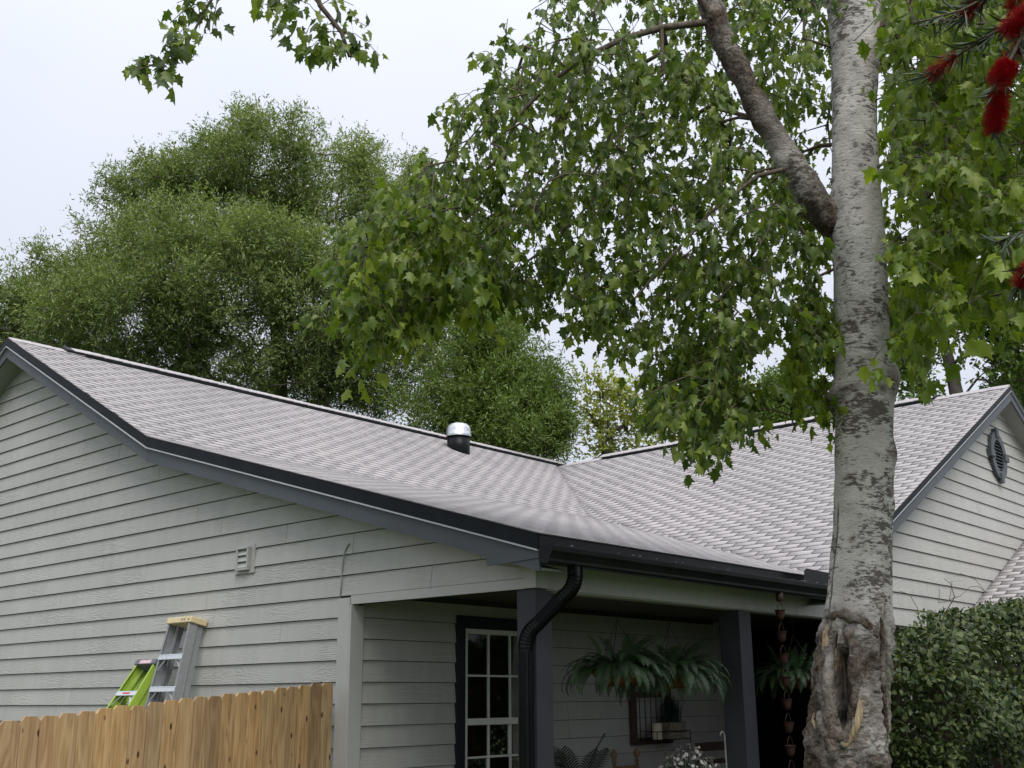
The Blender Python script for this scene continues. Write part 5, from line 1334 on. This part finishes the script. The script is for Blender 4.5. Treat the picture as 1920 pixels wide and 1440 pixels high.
back_tree('oak_tree', 'huge dense dark green tree rising behind the long roof ridge', (530, 860), 27,
          [(540, 320, 150, 105, 0, 2.2), (430, 380, 140, 130, 1, 2.2), (630, 380, 110, 130, 0, 1.7), (300, 385, 110, 95, 1, 1.6), (235, 480, 80, 110, 0, 1.2), (120, 545, 95, 85, 1, 1.2), (20, 600, 90, 70, 0, 1), (-60, 650, 90, 80, 0, .8),
           (400, 520, 190, 140, -2, 3), (250, 620, 190, 110, -1, 2.4), (90, 640, 140, 80, 0, 1.2), (560, 570, 190, 160, -2.5, 3), (500, 700, 220, 110, -1, 2.2), (735, 350, 80, 80, 2, 1.2), (730, 470, 110, 120, 1.5, 1.6), (700, 660, 150, 140, -.5, 2.2)],
          1500, 250, .43, .112, .031, 'oak', 31, .30, [(528, 820, 0), (524, 700, 0), (520, 600, 0), (516, 500, 0), (512, 420, 0), (505, 350, 0)], barkmax=.20, tip=.012)
back_tree('leafy_tree', 'bright green leafy tree behind the roof valley beside the huge dark tree', (900, 860), 23,
          [(930, 700, 110, 120, 0, 2), (1000, 720, 62, 75, 0, 1.4), (870, 620, 110, 110, 1, 1.5), (840, 740, 110, 100, 0, 1.5), (960, 800, 110, 70, -.5, 1.6), (1020, 800, 45, 60, 0, .8)],
          480, 190, .40, .105, .030, 'oakbright', 32, .18, None, barkmax=.12, tip=.007)
back_tree('sparse_tree', 'thin half-bare tree with yellow-green leaves behind the ridge joint', (1110, 880), 31,
          [(1105, 740, 45, 60, 0, .35), (1150, 770, 55, 50, 0, 1.0), (1200, 760, 55, 60, 1, 1.1), (1170, 820, 80, 40, 0, 1.0), (1245, 790, 50, 60, 1, .8)],
          150, 36, .42, .15, .07, 'yellowgreen', 33, .16, None, barkmax=.10, tip=.013)
back_tree('sparse_tree', 'yellow-green tree half hidden by the hanging maple branch', (1290, 860), 33,
          [(1290, 800, 60, 60, 0, 1), (1340, 780, 50, 70, 1, 1), (1385, 770, 40, 50, 0, .8)], 110, 70, .45, .15, .07, 'yellowgreen', 34, .14, None, barkmax=.10, tip=.012)
back_tree('round_tree', 'low bright green tree peeping over the far ridge', (1450, 860), 30,
          [(1440, 790, 55, 45, 0, 1), (1490, 760, 45, 55, 0, 1), (1465, 740, 30, 35, 0, .7), (1530, 790, 40, 40, 0, .6)], 170, 120, .40, .12, .045, 'oakbright', 35, .14, None, barkmax=.1)
back_tree('leaning_tree', 'tree with grey leaning trunks behind the front gable roof', (1800, 860), 24,
          [(1700, 640, 60, 60, 0, 1), (1760, 580, 80, 70, 0, 1.2), (1830, 620, 70, 80, 0, 1.2), (1890, 560, 80, 90, 0, 1.3), (1720, 720, 45, 45, 0, .5), (1880, 700, 60, 50, 0, .6), (1800, 480, 120, 80, 1, 1.2), (1940, 650, 60, 100, 0, 1)],
          210, 70, .38, .12, .07, 'oakbright', 36, .17, [(1798, 760, 0), (1785, 700, 0), (1770, 640, 0), (1745, 560, 0), (1725, 480, 0)], barkmax=.17, tip=.010)
back_tree('leaning_tree', 'slim grey tree slanting left behind the front gable roof beside the maple trunk', (1755, 840), 22,
          [(1700, 660, 40, 50, 0, 1), (1690, 590, 60, 60, 0, 1), (1730, 740, 30, 30, 0, .4)], 60, 60, .36, .12, .07, 'oakbright', 37, .11, [(1752, 765, 0), (1735, 735, 0), (1705, 695, 0), (1680, 665, 0)], barkmax=.11, tip=.009)
back_tree('round_tree', 'dark green tree rising behind the tip of the front gable', (1960, 840), 26,
          [(1925, 740, 40, 50, 0, 1), (1970, 700, 60, 90, 0, 1)], 90, 120, .4, .12, .045, 'oak', 38, .14, None, barkmax=.1)

# ------------------------------------------------------------------ climbing vine on the right
vr = np.random.default_rng(51)
vine = empty('climbing_vine', (-4.2, 11.4, 0.0), 'dense dark green leafy vine hedge covering the front gable corner', 'vine')
nV = 42000
Yv = vr.uniform(9.75, 15.5, nV); topz_ = 2.20 + 0.125 * (Yv - 9.75) - .45 * np.exp(-(Yv - 9.75) * 2.0) + .13 * fbm(np.stack([Yv * 2.2, Yv * 0, Yv * 0], -1), 3); topz_ = np.minimum(topz_, 2.78)
Zv = topz_ * vr.uniform(0, 1, nV) ** .8
fx = -3.74 + .42 * fbm(np.stack([Yv * 1.7, Zv * 2.0, Yv * 0 + 3], -1), 4) - .25 * sstep(.75, 1.0, Zv / topz_) - .10 * (Zv < 1.0)
Xv = fx - np.abs(vr.normal(0, .22, nV)); 
ends = vr.random(nV) < .16; Xv = np.where(ends, vr.uniform(-4.75, -3.8, nV), Xv); Yv = np.where(ends, 9.75 + np.abs(vr.normal(0, .15, nV)) + .22 * np.abs(vnoise(np.stack([Zv * 2, Xv * 2, Zv * 0], -1))), Yv)
tops = vr.random(nV) < .16; Xv = np.where(tops & ~ends, vr.uniform(-4.75, -3.8, nV), Xv); Zv = np.where(tops & ~ends, topz_ - np.abs(vr.normal(0, .07, nV)), Zv)
keep = ~((Yv > 12.75 + .12 * vnoise(np.stack([Zv * 3, Zv * 0, Zv * 0], -1))) & (Zv < 2.05 + .1 * vnoise(np.stack([Yv * 3, Zv * 0, Zv * 0], -1))) & (Xv > -4.5)) & (vnoise(np.stack([Xv, Yv * 3.0, Zv * 3.0], -1)) > -.34)
tz2 = 2.20 + 0.125 * (Yv - 9.75) - .45 * np.exp(-(Yv - 9.75) * 2.0) + .13 * fbm(np.stack([Yv * 2.2, Yv * 0, Yv * 0], -1), 3); Zv = np.where(Zv > tz2, tz2 * vr.uniform(.3, 1, nV), Zv)
VC = np.stack([Xv, Yv, Zv], -1)[keep]
back_ = np.stack([vr.uniform(-4.98, -4.5, 26000), (yy_ := vr.uniform(10.1, 17.0, 26000)), vr.uniform(0, 1, 26000) * np.where(yy_ > 11.2, 2.3, 1.85)], -1)
VC = np.concatenate([VC, back_]); n_ = len(VC)
VA = np.stack([vr.uniform(-.1, .9, n_), vr.normal(0, .6, n_), vr.normal(-.25, .6, n_)], -1); VN = np.stack([vr.normal(.5, .5, n_), vr.normal(-.2, .5, n_), vr.normal(.7, .5, n_)], -1)
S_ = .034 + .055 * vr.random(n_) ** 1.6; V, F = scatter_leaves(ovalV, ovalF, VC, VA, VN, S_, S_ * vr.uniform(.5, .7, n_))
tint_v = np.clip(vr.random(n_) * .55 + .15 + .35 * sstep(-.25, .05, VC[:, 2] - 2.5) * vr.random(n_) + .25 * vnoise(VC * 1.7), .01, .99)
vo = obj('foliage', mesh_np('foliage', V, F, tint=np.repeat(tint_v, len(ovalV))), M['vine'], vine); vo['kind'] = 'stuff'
vsk = Skeleton(); vsk.line([(-4.2, 10.4, 0), (-4.2, 10.4, 1.2), (-4.2, 10.5, 2.2)], .02)
for c in VC[vr.choice(len(VC), 260, replace=False)]: vsk.attach(c, .5, .05, 3, vr)
for (x0, y0, x1, y1) in ((1790, 1120, 1770, 1085), (1800, 1118, 1835, 1100), (1720, 1140, 1685, 1108), (1850, 1112, 1800, 1075), (1780, 1125, 1785, 1090), (1760, 1130, 1760, 1105)):
    a, b = PX(x0, y0, -4.1), PX(x1, y1, -4.1); mid = (a + b) / 2 + np.array([0, .04, .05]); vsk.attach(a, None, 0, 2, vr); j = len(vsk.p) - 1; j = vsk.add(mid, j); vsk.add(b, j)
obj('stems', vsk.mesh('stems', .0026, 2.6, 5, .025), M['twig'], vine)
# timber arbour under the vine
arb = empty('arbour', (-4.3, 11.6, 0), 'dark timber arbour buried under the leafy vine hedge', 'arbour')
for (y, x) in ((10.3, -4.45), (12.75, -4.45), (10.3, -4.05), (12.75, -4.05)): MB().box(x - .045, x + .045, y - .045, y + .045, -.1, 1.85).build('post', M['brownwood'], arb)
for x in (-4.45, -4.05): MB().box(x - .03, x + .03, 10.2, 15.5, 1.851, 1.93).build('beam', M['brownwood'], arb)

# ------------------------------------------------------------------ bottlebrush shrub hanging in from the right
br = np.random.default_rng(61); BD = 3.1
bb_base = P(3700, 1400, 3.6); bb = empty('bottlebrush_shrub', (float(bb_base[0]), float(bb_base[1]), -.3), 'bottlebrush shrub with bristly crimson flower spikes and narrow leaves', 'shrub')
bs = Skeleton()
bs.line([(bb_base[0], bb_base[1], -.3), P(3600, 900, 3.6), P(3300, 300, 3.5), P(2750, 60, 3.3), P(2180, -120, BD)], [.05, .045, .03, .02, .012])
def bbl(pts, r, k=None):
    P3 = [P(x, y, BD + d) for x, y, d in pts]; Pn = np.array(bs.p); j = int(np.argmin(np.linalg.norm(Pn - P3[0], axis=1))); bs.line(P3, np.linspace(r, r * .4, len(P3)), j); return P3
spikes = []
b1 = bbl([(2750, 60, .2), (2300, 70, .05), (2060, 40, 0), (1960, 20, 0), (1900, 40, 0), (1850, 70, 0), (1800, 100, 0), (1735, 145, 0)], .010)
b2 = bbl([(2180, -120, 0), (2000, -80, 0), (1900, -30, .05), (1840, 0, .05), (1800, 35, .05)], .008)
b3 = bbl([(1960, 20, 0), (1925, 55, -.05), (1905, 90, -.05), (1885, 130, -.08), (1868, 180, 0), (1866, 258, 0)], .007)
b4 = bbl([(3300, 300, .4), (2700, 380, .3), (2050, 440, .1), (1960, 480, .1), (1905, 540, .1)], .008)
b5 = bbl([(2700, 380, .3), (2200, 370, .2), (2000, 380, .1), (1930, 430, .1), (1870, 455, .1)], .007)
b6 = bbl([(1900, -30, .05), (1800, 20, 0), (1712, 45, 0)], .005)
obj('branches', bs.mesh('branches', .003, 2.4, 7, .05), M['twig'], bb)
def spike(x0, y0, x1, y1, d, rad, n=1500):
    a, b = P(x0, y0, BD + d), P(x1, y1, BD + d); ax = norm(b - a); L_ = np.linalg.norm(b - a)
    t = br.uniform(0, 1, n)[:, None]; q = a + (b - a) * t
    dr = br.normal(size=(n, 3)); dr = norm(dr - (dr @ ax)[:, None] * ax); dr = norm(dr + ax * br.uniform(-.25, .35, (n, 1)))
    ln_ = (rad * (.80 + .28 * br.random(n)) * (0.5 + .5 * np.sin(np.pi * np.clip(t[:, 0] * .88 + .09, 0, 1)) ** .28))[:, None]
    w = norm(np.cross(dr, ax)) * .0006; e = q + dr * ln_
    V = np.stack([q - w, q + w, e + w * .7, e - w * .7], 1).reshape(-1, 3); F = np.array([[0, 1, 2, 3]]) + (np.arange(n) * 4)[:, None]
    o = obj('flower_spike', mesh_np('flower_spike', V, F), M['stamen'], bb)
    MB().tube([a - ax * .02, b + ax * .004], .0035, 6).build('spike_stem', M['stemgreen'], o)
spike(1738, 148, 1790, 105, 0, .032, 900); spike(1805, 40, 1832, -12, .05, .034, 1000); spike(1882, 66, 1935, 20, -.05, .042, 2600)
spike(1868, 158, 1892, 118, -.12, .038, 2600); spike(1862, 250, 1876, 165, 0, .037, 3200); spike(1885, 112, 1925, 86, .04, .034, 1200); spike(1908, 540, 1935, 495, .1, .036, 1400); spike(1895, 20, 1915, -20, .1, .032, 1000)
# seed capsules
for pth in ([P(x, y, BD) for x, y in ((1715, 42), (1745, 46), (1775, 40), (1800, 28))], [P(x, y, BD + .1) for x, y in ((1868, 456), (1895, 450), (1925, 436))]):
    pth = np.array(pth); mb = MB()
    for k in range(46):
        t = k / 45 * (len(pth) - 1); i = min(int(t), len(pth) - 2); c = pth[i] + (pth[i + 1] - pth[i]) * (t - i); d = norm(br.normal(size=3)); c = c + d * .0055
        mb.lathe(c, [(0, -.0022), (.0028, -.001), (.0030, .001), (.0016, .0026), (0, .0026)], 7, d)
    mb.build('seed_capsules', M['twig'], bb)['kind'] = 'stuff'
bc, ba = [], []
for pts_, n in ((b1, 150), (b2, 90), (b3, 45), (b4, 90), (b5, 70), (b6, 16)):
    pts_ = np.array(pts_)
    for k in range(n):
        t = br.uniform(.8, len(pts_) - 1.01); i = int(t); c = pts_[i] + (pts_[i + 1] - pts_[i]) * (t - i); ax = norm(pts_[i + 1] - pts_[i])
        bc.append(c); ba.append(ax * .7 + norm(br.normal(size=3)) * .75 + np.array([0, 0, -.15]))
bc, ba = np.array(bc), np.array(ba); sL = br.uniform(.055, .095, len(bc))
V, F = scatter_leaves(lanceV, lanceF, bc, ba, br.normal(size=(len(bc), 3)), sL, sL * .10)
lo_ = obj('foliage', mesh_np('foliage', V, F, tint=np.repeat(br.random(len(bc)), 4)), M['bbleaf'], bb); lo_['kind'] = 'stuff'
